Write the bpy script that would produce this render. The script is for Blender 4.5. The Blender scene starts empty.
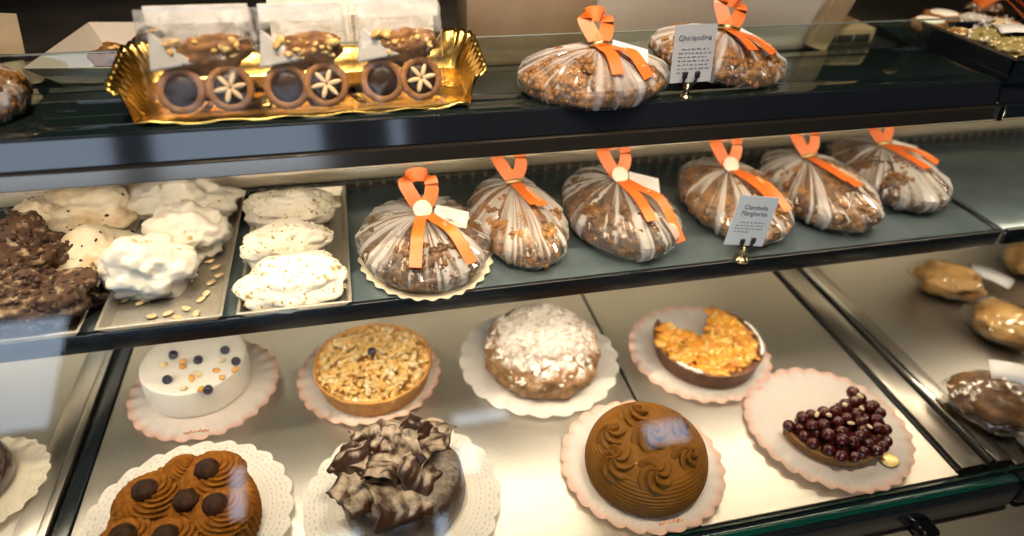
import bpy, bmesh, math, random
from mathutils import Vector, Matrix, Euler, noise
C = bpy.context.scene.collection
PI = math.pi
V = Vector
rnd = random.Random(7)

# ------------------------------------------------------------------ camera
CAMZ = 0.70
F = 675.54
RW = ((0.97475502, -0.1056858, 0.19668035), (-0.2214702, -0.5694948, 0.79159752), (0.02834781, -0.81517249, -0.57852417))

def at(px, py, z=0.0, y=None):
    """point of the place seen at a pixel, on a horizontal plane z (or an upright plane y)"""
    c = (px - 512, py - 268, F)
    v = V([sum(RW[i][k] * c[k] for k in range(3)) for i in range(3)])
    t = (y / v[1]) if y is not None else (z - CAMZ) / v[2]
    return v * t + V((0, 0, CAMZ))

cd = bpy.data.cameras.new('camera')
cam = bpy.data.objects.new('camera', cd)
C.objects.link(cam)
cd.sensor_width = 36
cd.lens = F * 36 / 1024
cd.clip_start = 0.02
m = Matrix.Identity(4)
for i in range(3):
    m[i][0] = RW[i][0]; m[i][1] = -RW[i][1]; m[i][2] = -RW[i][2]
m[2][3] = CAMZ
cam.matrix_world = m
cd.dof.use_dof = True
cd.dof.focus_distance = 0.78
cd.dof.aperture_fstop = 1.7
bpy.context.scene.camera = cam

# ------------------------------------------------------------------ materials
def newmat(name):
    mt = bpy.data.materials.new(name)
    mt.use_nodes = True
    nt = mt.node_tree
    return mt, nt, nt.nodes['Principled BSDF'], nt.nodes['Material Output']

def ramp(nt, fac, a, b, lo=.35, hi=.65):
    r = nt.nodes.new('ShaderNodeMapRange')
    r.inputs['From Min'].default_value = lo; r.inputs['From Max'].default_value = hi
    nt.links.new(fac, r.inputs['Value'])
    mx = nt.nodes.new('ShaderNodeMix'); mx.data_type = 'RGBA'
    nt.links.new(r.outputs['Result'], mx.inputs['Factor'])
    for sock, val in ((mx.inputs[6], a), (mx.inputs[7], b)):
        if isinstance(val, (tuple, list)): sock.default_value = (*val[:3], 1)
        else: nt.links.new(val, sock)
    return mx.outputs[2], r.outputs['Result']

def coords(nt, scale=(1, 1, 1), kind='Object'):
    tc = nt.nodes.new('ShaderNodeTexCoord'); mp = nt.nodes.new('ShaderNodeMapping')
    mp.inputs['Scale'].default_value = scale
    nt.links.new(tc.outputs[kind], mp.inputs['Vector'])
    return mp.outputs['Vector']

def noi(nt, vec, scale, detail=4, rough=.55):
    n = nt.nodes.new('ShaderNodeTexNoise')
    n.inputs['Scale'].default_value = scale; n.inputs['Detail'].default_value = detail
    n.inputs['Roughness'].default_value = rough
    nt.links.new(vec, n.inputs['Vector'])
    return n.outputs['Fac']

def M(name, col, rough=.5, metal=0, col2=None, scale=60, lo=.38, hi=.62, bump=0, bscale=None, stretch=(1, 1, 1),
      sss=0, coat=0, spec=.5, dust=None, dlo=.35, dhi=.8, dscale=120, dcol=(.9, .86, .8), sheen=0):
    mt, nt, p, out = newmat(name)
    vec = coords(nt, stretch)
    c = col
    if col2:
        c, _ = ramp(nt, noi(nt, vec, scale), col, col2, lo, hi)
    if dust:
        g = nt.nodes.new('ShaderNodeNewGeometry'); sx = nt.nodes.new('ShaderNodeSeparateXYZ')
        nt.links.new(g.outputs['Normal'], sx.inputs[0])
        n = noi(nt, vec, dscale, 6, .7)
        a = nt.nodes.new('ShaderNodeMath'); a.operation = 'MULTIPLY_ADD'
        nt.links.new(n, a.inputs[0]); a.inputs[1].default_value = dust
        nt.links.new(sx.outputs['Z'], a.inputs[2])
        s = nt.nodes.new('ShaderNodeMath'); s.operation = 'SUBTRACT'; s.inputs[1].default_value = dust * .5
        nt.links.new(a.outputs[0], s.inputs[0])
        c, _ = ramp(nt, s.outputs[0], c, dcol, dlo, dhi)
    if isinstance(c, (tuple, list)): p.inputs['Base Color'].default_value = (*c[:3], 1)
    else: nt.links.new(c, p.inputs['Base Color'])
    p.inputs['Roughness'].default_value = rough
    p.inputs['Metallic'].default_value = metal
    p.inputs['Specular IOR Level'].default_value = spec
    if sss:
        p.inputs['Subsurface Weight'].default_value = sss
        p.inputs['Subsurface Radius'].default_value = (.01, .007, .004)
        p.inputs['Subsurface Scale'].default_value = .6
    if coat:
        p.inputs['Coat Weight'].default_value = coat; p.inputs['Coat Roughness'].default_value = .08
    if bump:
        b = nt.nodes.new('ShaderNodeBump'); b.inputs['Strength'].default_value = bump
        b.inputs['Distance'].default_value = .002
        nt.links.new(noi(nt, vec, bscale or scale * 2, 5, .6), b.inputs['Height'])
        nt.links.new(b.outputs['Normal'], p.inputs['Normal'])
    return mt

def steel(name, col, rough, weave=0, bump=.08, scale=400, stretch=(1, 1, 1)):
    mt, nt, p, out = newmat(name)
    vec = coords(nt, stretch)
    p.inputs['Metallic'].default_value = 1
    n = noi(nt, vec, scale, 3)
    c, _ = ramp(nt, n, [x * .86 for x in col], col, .3, .7)
    nt.links.new(c, p.inputs['Base Color'])
    p.inputs['Roughness'].default_value = rough
    b = nt.nodes.new('ShaderNodeBump'); b.inputs['Strength'].default_value = bump; b.inputs['Distance'].default_value = .001
    h = n
    if weave:
        w1 = nt.nodes.new('ShaderNodeTexWave'); w1.inputs['Scale'].default_value = weave; w1.bands_direction = 'X'
        w2 = nt.nodes.new('ShaderNodeTexWave'); w2.inputs['Scale'].default_value = weave; w2.bands_direction = 'Y'
        for w in (w1, w2): nt.links.new(vec, w.inputs['Vector']); w.inputs['Distortion'].default_value = .6
        ad = nt.nodes.new('ShaderNodeMath'); nt.links.new(w1.outputs['Fac'], ad.inputs[0]); nt.links.new(w2.outputs['Fac'], ad.inputs[1])
        h = ad.outputs[0]
    nt.links.new(h, b.inputs['Height']); nt.links.new(b.outputs['Normal'], p.inputs['Normal'])
    return mt

def film(name, haze=.06, gloss=1.0, rough=.08, tint=(1, .99, .97), haze_var=0, hcol=(.95, .93, .9), hscale=60, lo=.5, hi=.8, fres=1.5):
    """thin clear sheet: passes light straight, reflects by angle, with milky haze that also paints in glare"""
    mt, nt, p, out = newmat(name)
    nt.nodes.remove(p)
    tr = nt.nodes.new('ShaderNodeBsdfTransparent'); tr.inputs['Color'].default_value = (*tint, 1)
    gl = nt.nodes.new('ShaderNodeBsdfGlossy'); gl.inputs['Roughness'].default_value = rough
    # reflectance of a thin sheet, the same from either side (Schlick)
    g = nt.nodes.new('ShaderNodeNewGeometry')
    dt = nt.nodes.new('ShaderNodeVectorMath'); dt.operation = 'DOT_PRODUCT'
    nt.links.new(g.outputs['Incoming'], dt.inputs[0]); nt.links.new(g.outputs['Normal'], dt.inputs[1])
    def mth(op, a, b):
        x = nt.nodes.new('ShaderNodeMath'); x.operation = op
        for k, v in enumerate((a, b)):
            if isinstance(v, (int, float)): x.inputs[k].default_value = v
            else: nt.links.new(v, x.inputs[k])
        return x
    r0 = ((fres - 1) / (fres + 1)) ** 2
    pw = mth('POWER', mth('SUBTRACT', 1.0, mth('ABSOLUTE', dt.outputs['Value'], 0.0).outputs[0]).outputs[0], 5.0)
    sch = mth('ADD', mth('MULTIPLY', pw.outputs[0], 1 - r0).outputs[0], r0)
    mu = mth('MULTIPLY', sch.outputs[0], gloss); mu.use_clamp = True
    m1 = nt.nodes.new('ShaderNodeMixShader')
    nt.links.new(mu.outputs[0], m1.inputs[0]); nt.links.new(tr.outputs[0], m1.inputs[1]); nt.links.new(gl.outputs[0], m1.inputs[2])
    last = m1.outputs[0]
    if haze or haze_var:
        df = nt.nodes.new('ShaderNodeBsdfTranslucent'); df.inputs['Color'].default_value = (*hcol, 1)
        d2 = nt.nodes.new('ShaderNodeBsdfDiffuse'); d2.inputs['Color'].default_value = (*hcol, 1)
        mm = nt.nodes.new('ShaderNodeMixShader'); mm.inputs[0].default_value = .6
        nt.links.new(df.outputs[0], mm.inputs[1]); nt.links.new(d2.outputs[0], mm.inputs[2])
        m2 = nt.nodes.new('ShaderNodeMixShader')
        m2.inputs[0].default_value = haze
        if haze_var:
            at_ = nt.nodes.new('ShaderNodeAttribute'); at_.attribute_name = 'crease_glare'
            r = nt.nodes.new('ShaderNodeMapRange'); r.inputs['From Min'].default_value = lo; r.inputs['From Max'].default_value = hi
            r.inputs['To Min'].default_value = haze; r.inputs['To Max'].default_value = haze + haze_var
            nt.links.new(at_.outputs['Fac'], r.inputs['Value']); nt.links.new(r.outputs['Result'], m2.inputs[0])
        nt.links.new(last, m2.inputs[1]); nt.links.new(mm.outputs[0], m2.inputs[2])
        last = m2.outputs[0]
    nt.links.new(last, out.inputs['Surface'])
    return mt

def glow(name, col, strength):
    mt, nt, p, out = newmat(name)
    p.inputs['Base Color'].default_value = (*col, 1)
    p.inputs['Emission Color'].default_value = (*col, 1)
    p.inputs['Emission Strength'].default_value = strength
    return mt

def lace(name, base, edge, elo, ehi, bands):
    """paper lace: 'ring' (0 centre..1 rim) and 'turn' (0..1 round) come from the mesh; bands = (ring, half width, count, size)"""
    mt, nt, p, out = newmat(name)
    def attr(n):
        a = nt.nodes.new('ShaderNodeAttribute'); a.attribute_name = n
        return a.outputs['Fac']
    def math_(op, a, b=0.0, c=None):
        x = nt.nodes.new('ShaderNodeMath'); x.operation = op
        for k, v in enumerate((a, b, c)):
            if v is None: continue
            if isinstance(v, (int, float)): x.inputs[k].default_value = v
            else: nt.links.new(v, x.inputs[k])
        return x.outputs[0]
    u, t = attr('ring'), attr('turn')
    c, _ = ramp(nt, u, base, edge, elo, ehi)
    nt.links.new(c, p.inputs['Base Color'])
    p.inputs['Roughness'].default_value = .75
    hole = None
    for (u0, w, n, s, ph) in bands:
        a = math_('SUBTRACT', math_('FRACT', math_('MULTIPLY_ADD', t, n, ph)), .5)
        b = math_('DIVIDE', math_('SUBTRACT', u, u0), w)
        d = math_('ADD', math_('MULTIPLY', a, a), math_('MULTIPLY', b, b))
        h = math_('LESS_THAN', d, s)
        hole = h if hole is None else math_('MAXIMUM', hole, h)
    tl = nt.nodes.new('ShaderNodeBsdfTranslucent'); nt.links.new(c, tl.inputs['Color'])
    mt_ = nt.nodes.new('ShaderNodeMixShader'); mt_.inputs[0].default_value = .30
    nt.links.new(p.outputs[0], mt_.inputs[1]); nt.links.new(tl.outputs[0], mt_.inputs[2])
    tr = nt.nodes.new('ShaderNodeBsdfTransparent'); mx = nt.nodes.new('ShaderNodeMixShader')
    nt.links.new(hole, mx.inputs[0]); nt.links.new(mt_.outputs[0], mx.inputs[1]); nt.links.new(tr.outputs[0], mx.inputs[2])
    nt.links.new(mx.outputs[0], out.inputs['Surface'])
    return mt

# ------------------------------------------------------------------ object helpers
def tag(o, label=None, cat=None, group=None, kind=None):
    if label: o['label'] = label
    if cat: o['category'] = cat
    if group: o['group'] = group
    if kind: o['kind'] = kind
    return o

def empty(name, loc, rot=(0, 0, 0), label=None, cat=None, group=None):
    o = bpy.data.objects.new(name, None); C.objects.link(o)
    o.location = loc; o.rotation_euler = rot; o.empty_display_size = .02
    return tag(o, label, cat, group)

class MB:
    def __init__(s): s.v = []; s.f = []; s.a = {}
    def add(s, vs, fs, mtx=None, mi=None):
        k = len(s.v)
        s.v += [tuple(mtx @ V(v)) if mtx is not None else tuple(v) for v in vs]
        s.f += [tuple(i + k for i in f) for f in fs]
        return s
    def build(s, name, mat, parent=None, loc=None, rot=None, smooth=True, attrs=None):
        me = bpy.data.meshes.new(name); me.from_pydata(s.v, [], s.f); me.update()
        mats = mat if isinstance(mat, (list, tuple)) else [mat]
        for x in mats: me.materials.append(x)
        if smooth: me.polygons.foreach_set('use_smooth', [True] * len(me.polygons))
        for n, vals in (attrs or s.a).items():
            at_ = me.attributes.new(n, 'FLOAT', 'POINT'); at_.data.foreach_set('value', vals)
        o = bpy.data.objects.new(name, me); C.objects.link(o)
        if parent: o.parent = parent
        if loc is not None: o.location = loc
        if rot is not None: o.rotation_euler = rot
        return o

def bev_box(mb, lo, hi, b=.001, mtx=None, seg=2):
    bm = bmesh.new()
    c = [(lo[i] + hi[i]) / 2 for i in range(3)]; d = [hi[i] - lo[i] for i in range(3)]
    bmesh.ops.create_cube(bm, size=1, matrix=Matrix.Translation(c) @ Matrix.Diagonal((*d, 1)))
    if b: bmesh.ops.bevel(bm, geom=bm.edges[:], offset=min(b, min(d) * .45), segments=seg, affect='EDGES', profile=.5)
    bm.verts.index_update()
    mb.add([v.co for v in bm.verts], [[v.index for v in f.verts] for f in bm.faces], mtx)
    bm.free()
    return mb

def box(name, lo, hi, mat, parent=None, b=.001):
    o = bev_box(MB(), lo, hi, b).build(name, mat, parent, smooth=False)
    if b: 
        o.data.polygons.foreach_set('use_smooth', [True] * len(o.data.polygons))
        o.data.set_sharp_from_angle(angle=math.radians(40))
    return o

def lathe(profile, n=64, fn=None, cap0=True, cap1=True, a0=0, a1=2 * PI):
    """profile [(r,z)], fn(theta, i, r, z) -> (r,z)"""
    vs, fs = [], []
    k = len(profile)
    for j in range(n):
        th = a0 + (a1 - a0) * j / n
        for i, (r, z) in enumerate(profile):
            if fn: r, z = fn(th, i, r, z)
            vs.append((r * math.cos(th), r * math.sin(th), z))
    for j in range(n):
        j2 = (j + 1) % n
        for i in range(k - 1):
            fs.append((j * k + i, j2 * k + i, j2 * k + i + 1, j * k + i + 1))
    if cap0: fs.append([j * k for j in reversed(range(n))])
    if cap1: fs.append([j * k + k - 1 for j in range(n)])
    return vs, fs

def tube(mb, pts, r, n=10, closed=False):
    pts = [V(p) for p in pts]; N = len(pts)
    rad = r if isinstance(r, (list, tuple)) else [r] * N
    vs, fs = [], []
    up = V((0, 0, 1))
    for i, p in enumerate(pts):
        t = (pts[min(i + 1, N - 1)] - pts[max(i - 1, 0)]).normalized()
        a = t.cross(up)
        if a.length < 1e-3: a = t.cross(V((1, 0, 0)))
        a.normalize(); b = t.cross(a)
        for j in range(n):
            th = 2 * PI * j / n
            vs.append(p + (a * math.cos(th) + b * math.sin(th)) * rad[i])
    for i in range(N - 1):
        for j in range(n):
            fs.append((i * n + j, i * n + (j + 1) % n, (i + 1) * n + (j + 1) % n, (i + 1) * n + j))
    fs.append(list(range(n))[::-1]); fs.append([(N - 1) * n + j for j in range(n)])
    mb.add(vs, fs)
    return mb

def catmull(pts, n):
    pts = [V(p) for p in pts]; out = []
    for i in range(len(pts) - 1):
        p0, p1, p2, p3 = pts[max(i - 1, 0)], pts[i], pts[i + 1], pts[min(i + 2, len(pts) - 1)]
        for k in range(n):
            t = k / n
            out.append(.5 * ((2 * p1) + (p2 - p0) * t + (2 * p0 - 5 * p1 + 4 * p2 - p3) * t * t + (3 * p1 - p0 - 3 * p2 + p3) * t ** 3))
    out.append(pts[-1])
    return out

def strip(mb, pts, ws, width, n=8, th=.0004):
    """a ribbon: centre points, width directions"""
    P = catmull(pts, n); W = catmull(ws, n)
    vs, fs = [], []
    for i, (p, w) in enumerate(zip(P, W)):
        t = (P[min(i + 1, len(P) - 1)] - P[max(i - 1, 0)]).normalized()
        w = (w - t * w.dot(t)).normalized(); nn = t.cross(w) * th
        for s, q in ((-1, 1), (1, 1), (1, -1), (-1, -1)):
            vs.append(p + w * s * width / 2 + nn * q)
    for i in range(len(P) - 1):
        for j in range(4):
            fs.append((i * 4 + j, i * 4 + (j + 1) % 4, (i + 1) * 4 + (j + 1) % 4, (i + 1) * 4 + j))
    fs.append((3, 2, 1, 0)); e = (len(P) - 1) * 4; fs.append((e, e + 1, e + 2, e + 3))
    mb.add(vs, fs)
    return mb

_ico = {}
def ico(sub):
    if sub not in _ico:
        bm = bmesh.new(); bmesh.ops.create_icosphere(bm, subdivisions=sub, radius=1)
        bm.verts.index_update()
        _ico[sub] = ([v.co.copy() for v in bm.verts], [[v.index for v in f.verts] for f in bm.faces]); bm.free()
    return _ico[sub]

def blob(mb, c, rad, sub=4, amp=.15, freq=1.6, seed=0, oct_=4, rot=None, flat=None, ridge=0):
    vs, fs = ico(sub)
    out = []
    off = V((seed * 13.1, seed * 7.7, seed * 3.3))
    R = Euler(rot).to_matrix() if rot else None
    for v in vs:
        n = noise.fractal(v * freq + off, 1.0, 2.1, oct_)
        k = 1 + amp * n
        if ridge:
            k += ridge * (1 - abs(noise.noise(v * freq * 2.2 + off * 2))) ** 3 - ridge * .5
        p = V((v.x * rad[0] * k, v.y * rad[1] * k, v.z * rad[2] * k))
        if R is not None: p = R @ p
        p += V(c)
        if flat is not None and p.z < flat: p.z = flat + (p.z - flat) * .05
        out.append(p)
    mb.add(out, fs)
    return mb

def bits(mb, spots, size, sub=1, seed=1, flatten=.6, var=.5):
    """small irregular chips on (point, normal) spots"""
    r = random.Random(seed)
    vs, fs = ico(sub)
    for (p, nrm) in spots:
        s = size * (1 - var + 2 * var * r.random())
        q = V(nrm).to_track_quat('Z', 'Y').to_matrix() @ Euler((r.uniform(-.5, .5), r.uniform(-.5, .5), r.uniform(0, 6.28))).to_matrix()
        sc = (s * r.uniform(.7, 1.4), s * r.uniform(.6, 1), s * r.uniform(.5, 1) * flatten)
        o = r.uniform(0, 50)
        mb.add([V(p) + q @ V((v.x * sc[0], v.y * sc[1], v.z * sc[2])) * (1 + .3 * noise.noise(v * 1.7 + V((o, o, o)))) for v in vs], fs)
    return mb

def disc_spots(n, R, z, seed=1, dome=0, r0=0, ang=None):
    r = random.Random(seed); out = []
    while len(out) < n:
        a = r.uniform(*ang) if ang else r.uniform(0, 2 * PI)
        q = math.sqrt(r.uniform((r0 / R) ** 2, 1))
        zz = z + dome * (1 - q * q)
        out.append((V((R * q * math.cos(a), R * q * math.sin(a), zz)), V((q * math.cos(a) * dome * 2 / R if dome else 0, q * math.sin(a) * dome * 2 / R if dome else 0, 1)).normalized()))
    return out

def letters(parent, name, txt, mat, loc, rot, size, align='CENTER', ext=.0001):
    cu = bpy.data.curves.new(name, 'FONT'); cu.body = txt; cu.size = size; cu.align_x = align; cu.extrude = ext
    tmp = bpy.data.objects.new(name, cu); C.objects.link(tmp)
    dg = bpy.context.evaluated_depsgraph_get(); dg.update()
    me = bpy.data.meshes.new_from_object(tmp.evaluated_get(dg))
    bpy.data.objects.remove(tmp); me.name = name
    me.materials.clear(); me.materials.append(mat)
    o = bpy.data.objects.new(name, me); C.objects.link(o)
    o.parent = parent; o.location = loc; o.rotation_euler = rot
    return o

# ------------------------------------------------------------------ palette
deck_m = steel('deck_steel', (.68, .64, .565), .36, weave=150, bump=.10)
rail_m = steel('rail_steel', (.50, .46, .40), .32, bump=.05, scale=900, stretch=(1, .02, 1))
shelf_m = M('shelf_steel', (.15, .20, .22), .2, metal=.5, col2=(.18, .235, .26), scale=20)
tray_m = steel('tray_steel', (.84, .79, .69), .42, bump=.12, scale=250)
back_m = steel('back_steel', (.62, .58, .48), .30, bump=.05, scale=700, stretch=(.03, 1, 1))
chrome_m = steel('chrome', (.8, .78, .75), .12, bump=.0)
fascia_m = M('dark_gloss_fascia', (.010, .012, .016), .07, spec=.5, coat=.12)
blackrail_m = M('black_rail', (.008, .012, .016), .22, spec=.6)
rubber_m = M('black_gap', (.006, .006, .006), .6)
darkglass_m = M('dark_glass_top', (.008, .016, .016), .05, spec=.55, coat=.6)
plinth_m = M('plinth', (.012, .016, .014), .35, col2=(.03, .034, .03), scale=40)
ledge_m = M('ledge_cream', (.70, .62, .46), .3, metal=.35)
grille_m2 = M('grille_grey', (.20, .19, .16), .5)
grille_m = M('grille_dark', (.02, .018, .015), .5)
greenglass_m = M('green_glass_edge', (.004, .055, .042), .1, spec=.7, coat=1)
glass_m = film('showcase_glass', haze=0, gloss=1.0, rough=.0, tint=(.985, .995, .99))
guard_m = film('guard_glass', haze=0.01, gloss=1.2, rough=.0, tint=(.9, .97, .95), hcol=(.5, .7, .65))
lamp_m = glow('strip_lamp', (1.0, .83, .63), 29)
lamp2_m = glow('strip_lamp_upper', (1.0, .80, .56), 19)

white_lace = lace('white_lace', (.92, .88, .80), (.92, .88, .80), .7, 1,
                  [(.945, .016, 96, .07, 0), (.90, .020, 72, .08, .5), (.85, .014, 120, .06, 0), (.805, .018, 84, .07, .5), (.76, .012, 120, .06, 0), (.70, .014, 96, .06, .5), (.645, .012, 80, .06, 0)])
pink_lace = lace('pink_lace', (.93, .85, .79), (.92, .52, .38), .88, 1.02,
                 [(.80, .012, 66, .035, 0), (.845, .010, 88, .04, .5), (.885, .012, 52, .04, 0)])
plain_lace = lace('plain_lace', (.93, .89, .83), (.93, .89, .82), .86, 1.0, [(.95, .008, 90, .03, 0)])
cream_lace = lace('cream_lace', (.84, .77, .62), (.86, .79, .64), .7, 1,
                  [(.93, .018, 72, .08, 0), (.87, .016, 60, .07, .5), (.80, .014, 80, .06, 0), (.72, .012, 80, .06, .5)])
board_m = M('board', (.74, .60, .42), .6)
logo_m = M('orange_print', (.85, .30, .10), .6)
gold_m = steel('gold_card', (.90, .58, .16), .26, bump=.35, scale=90)
goldtag_m = steel('gold_sticker', (.85, .66, .30), .3, bump=.5, scale=500)

cream_m = M('white_cream', (.95, .91, .82), .5, col2=(.93, .88, .78), scale=30, sss=.2, bump=.2, bscale=160)
crust_m = M('golden_crust', (.52, .24, .055), .55, col2=(.66, .34, .09), scale=70, bump=.5, bscale=300)
nut_m = M('gold_nuts', (.88, .62, .24), .42, col2=(.74, .40, .10), scale=55, bump=.3, bscale=200, coat=.2)
nutpale_m = M('pale_nuts', (.94, .80, .52), .42, col2=(.80, .52, .2), scale=45, coat=.2)
blue_m = M('blueberry', (.018, .016, .03), .25, col2=(.05, .05, .08), scale=60, coat=.3)
candied_m = M('candied_fruit', (.85, .42, .08), .25, coat=.6)
crumb_m = M('brown_crumb', (.30, .15, .06), .75, col2=(.46, .26, .12), scale=120, bump=.8, bscale=260, dust=1.7, dlo=.50, dhi=1.05, dscale=95, dcol=(.88, .82, .74))
flake_m = M('sugared_flake', (.42, .24, .11), .7, col2=(.55, .34, .18), scale=100, dust=.8, dlo=.25, dhi=.7, dscale=120, dcol=(.9, .85, .77))
choccrust_m = M('dark_crust', (.13, .045, .02), .5, col2=(.20, .08, .03), scale=60, bump=.4, bscale=260)
apple_m = M('caramel_apple', (.80, .38, .04), .3, col2=(.62, .22, .02), scale=48, bump=.5, bscale=120, coat=.5)
applepale_m = M('apple_bits', (.88, .58, .16), .3, col2=(.78, .36, .05), scale=40, coat=.5)
cherry_m = M('dark_cherry', (.085, .009, .006), .24, col2=(.045, .005, .005), scale=90, coat=.25)
bis_m = M('tart_base', (.17, .075, .016), .6, col2=(.28, .13, .03), scale=90, bump=.6, bscale=260)
cocoa_m = M('cocoa_cream', (.21, .072, .008), .8, col2=(.30, .115, .014), scale=120, bump=.25, bscale=600, spec=.12)
choc_m = M('dark_chocolate', (.016, .006, .003), .6, col2=(.05, .018, .005), scale=120, bump=.4, spec=.2)
curl_m = M('sugared_curl', (.030, .012, .006), .38, col2=(.06, .026, .013), scale=60, dust=1.0, dlo=.78, dhi=1.25, dscale=60, dcol=(.62, .50, .37))
chocdust_m = M('sugared_chocolate', (.028, .014, .010), .42, col2=(.06, .034, .024), scale=80, dust=1.5, dlo=.65, dhi=1.7, dscale=200, dcol=(.46, .38, .29), coat=.15)
caramel_m = M('caramel_cream', (.165, .064, .006), .6, col2=(.21, .088, .010), scale=60, bump=.15, bscale=400, coat=.05, spec=.2)

mer_m = M('meringue', (.93, .89, .80), .6, col2=(.90, .84, .73), scale=40, sss=.15, bump=.25, bscale=120)
mercream_m = M('toasted_meringue', (.90, .80, .62), .6, col2=(.66, .42, .19), scale=34, lo=.46, hi=.72, sss=.1, bump=.4, bscale=110)
mercoc_m = M('cocoa_meringue', (.075, .034, .016), .75, col2=(.50, .37, .24), scale=95, lo=.52, hi=.70, bump=.9, bscale=140)
nougat_m = M('nougat', (.90, .84, .72), .55, col2=(.74, .62, .38), scale=75, lo=.56, hi=.74, sss=.1, bump=.45, bscale=100)
pist_m = M('pistachio_crumbs', (.50, .38, .08), .6, col2=(.66, .50, .2), scale=80)
chocbit_m = M('chocolate_chips', (.05, .02, .01), .5)
almond_m = M('almond', (.80, .62, .38), .5, col2=(.70, .48, .24), scale=60)

loaf_m = M('nut_cake', (.23, .098, .022), .45, col2=(.065, .026, .010), scale=55, bump=1.0, bscale=150, coat=.35)
loaf2_m = M('nut_cake_light', (.42, .19, .04), .45, col2=(.17, .068, .018), scale=55, bump=1.0, bscale=150, coat=.35)
cello_m = film('cellophane', haze=.07, gloss=1.5, rough=.15, haze_var=.62, lo=.50, hi=1.05, fres=1.45)
bag_m = film('bag_film', haze=.02, gloss=.8, rough=.15, haze_var=.34, lo=.7, hi=1.05, fres=1.35)
breadbag_m = film('bread_film', haze=.005, gloss=2.2, rough=.10, haze_var=.40, lo=.85, hi=1.2, fres=1.45)
header_m = M('bag_header', (.93, .88, .80), .4, col2=(.78, .70, .60), scale=50)
ribbon_m = M('orange_ribbon', (.88, .20, .03), .38, col2=(.80, .16, .02), scale=30, spec=.6, sheen=.3)
print_m = M('pale_print', (.98, .72, .45), .5)
card_m = M('white_card', (.82, .81, .80), .6)
bluecard_m = M('pale_card', (.70, .75, .80), .6)
ink_m = M('ink', (.10, .10, .12), .7)
seal_m = M('cream_seal', (.90, .78, .62), .45)
bread_m = M('bread_crust', (.62, .36, .11), .5, col2=(.40, .19, .04), scale=22, lo=.4, hi=.7, bump=.3, bscale=60)
darkbread_m = M('dark_bread', (.19, .085, .018), .5, col2=(.07, .03, .008), scale=40, lo=.4, hi=.65, bump=.6, bscale=110)
brass_m = steel('brass', (.70, .55, .34), .22, bump=.02)
paper_m = M('tray_paper', (.62, .56, .50), .7)
pastry_m = M('pastry', (.34, .145, .035), .55, col2=(.17, .065, .016), scale=60, bump=.6, bscale=160)
jam_m = M('dark_jam', (.022, .007, .003), .35, spec=.22)
speck_m = M('speckled_nougat', (.55, .52, .47), .6, col2=(.12, .07, .04), scale=120, lo=.64, hi=.7)
greencake_m = M('green_sugar_biscuit', (.36, .30, .10), .6, col2=(.24, .18, .05), scale=70, bump=.5)

# ------------------------------------------------------------------ the setting
def struct(o): return tag(o, kind='structure')
dark_wall = M('dark_wall', (.020, .017, .014), .7, col2=(.03, .025, .02), scale=5)
shop_wall = M('shop_wall', (.10, .085, .07), .8, col2=(.13, .11, .09), scale=4)
floor_m = M('dark_floor', (.06, .05, .042), .5, col2=(.09, .075, .06), scale=6)
frame_m = M('window_frame', (.05, .05, .055), .5)
FZ, CZ = -.82, 3.3
struct(box('floor', (-3.2, -3.3, FZ - .1), (3.4, 3.0, FZ), floor_m, b=0))
struct(box('ceiling', (-3.2, -3.3, CZ), (3.4, 3.0, CZ + .1), dark_wall, b=0))
struct(box('wall_left', (-3.3, -3.3, FZ), (-3.2, 3.0, CZ), dark_wall, b=0))
struct(box('wall_right', (3.4, -3.3, FZ), (3.5, 3.0, CZ), dark_wall, b=0))
struct(box('wall_back', (-3.2, 2.9, FZ), (3.4, 3.0, CZ), dark_wall, b=0))
# street side of the shop, behind the viewer: wall with openings to the daylight
ops = [(-2.9, -1.42, -.55, .98), (-1.28, -.22, -.55, .98), (.16, .30, -.2, .98), (.36, .56, 1.12, 1.40), (.36, .80, 1.44, 1.62), (1.62, 2.02, 1.10, 1.34), (-1.04, -.88, 1.08, 1.48), (-2.95, -2.04, 1.83, 2.75)]
xs = sorted({-3.2, 3.4, *[o[0] for o in ops], *[o[1] for o in ops]})
zs = sorted({FZ, CZ, *[o[2] for o in ops], *[o[3] for o in ops]})
wm = MB()
for a, b in zip(xs, xs[1:]):
    for c, d in zip(zs, zs[1:]):
        if not any(o[0] <= a and b <= o[1] and o[2] <= c and d <= o[3] for o in ops):
            bev_box(wm, (a, -3.2, c), (b, -3.1, d), 0)
struct(wm.build('wall_front', shop_wall, smooth=False))
for i, o in enumerate(ops):
    fm = MB(); w = .03
    bev_box(fm, (o[0], -3.19, o[2]), (o[0] + w, -3.08, o[3]), .004); bev_box(fm, (o[1] - w, -3.19, o[2]), (o[1], -3.08, o[3]), .004)
    bev_box(fm, (o[0] + w, -3.19, o[2]), (o[1] - w, -3.08, o[2] + w), .004); bev_box(fm, (o[0] + w, -3.19, o[3] - w), (o[1] - w, -3.08, o[3]), .004)
    struct(fm.build('window_%d' % (i + 1), frame_m, smooth=False))

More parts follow.
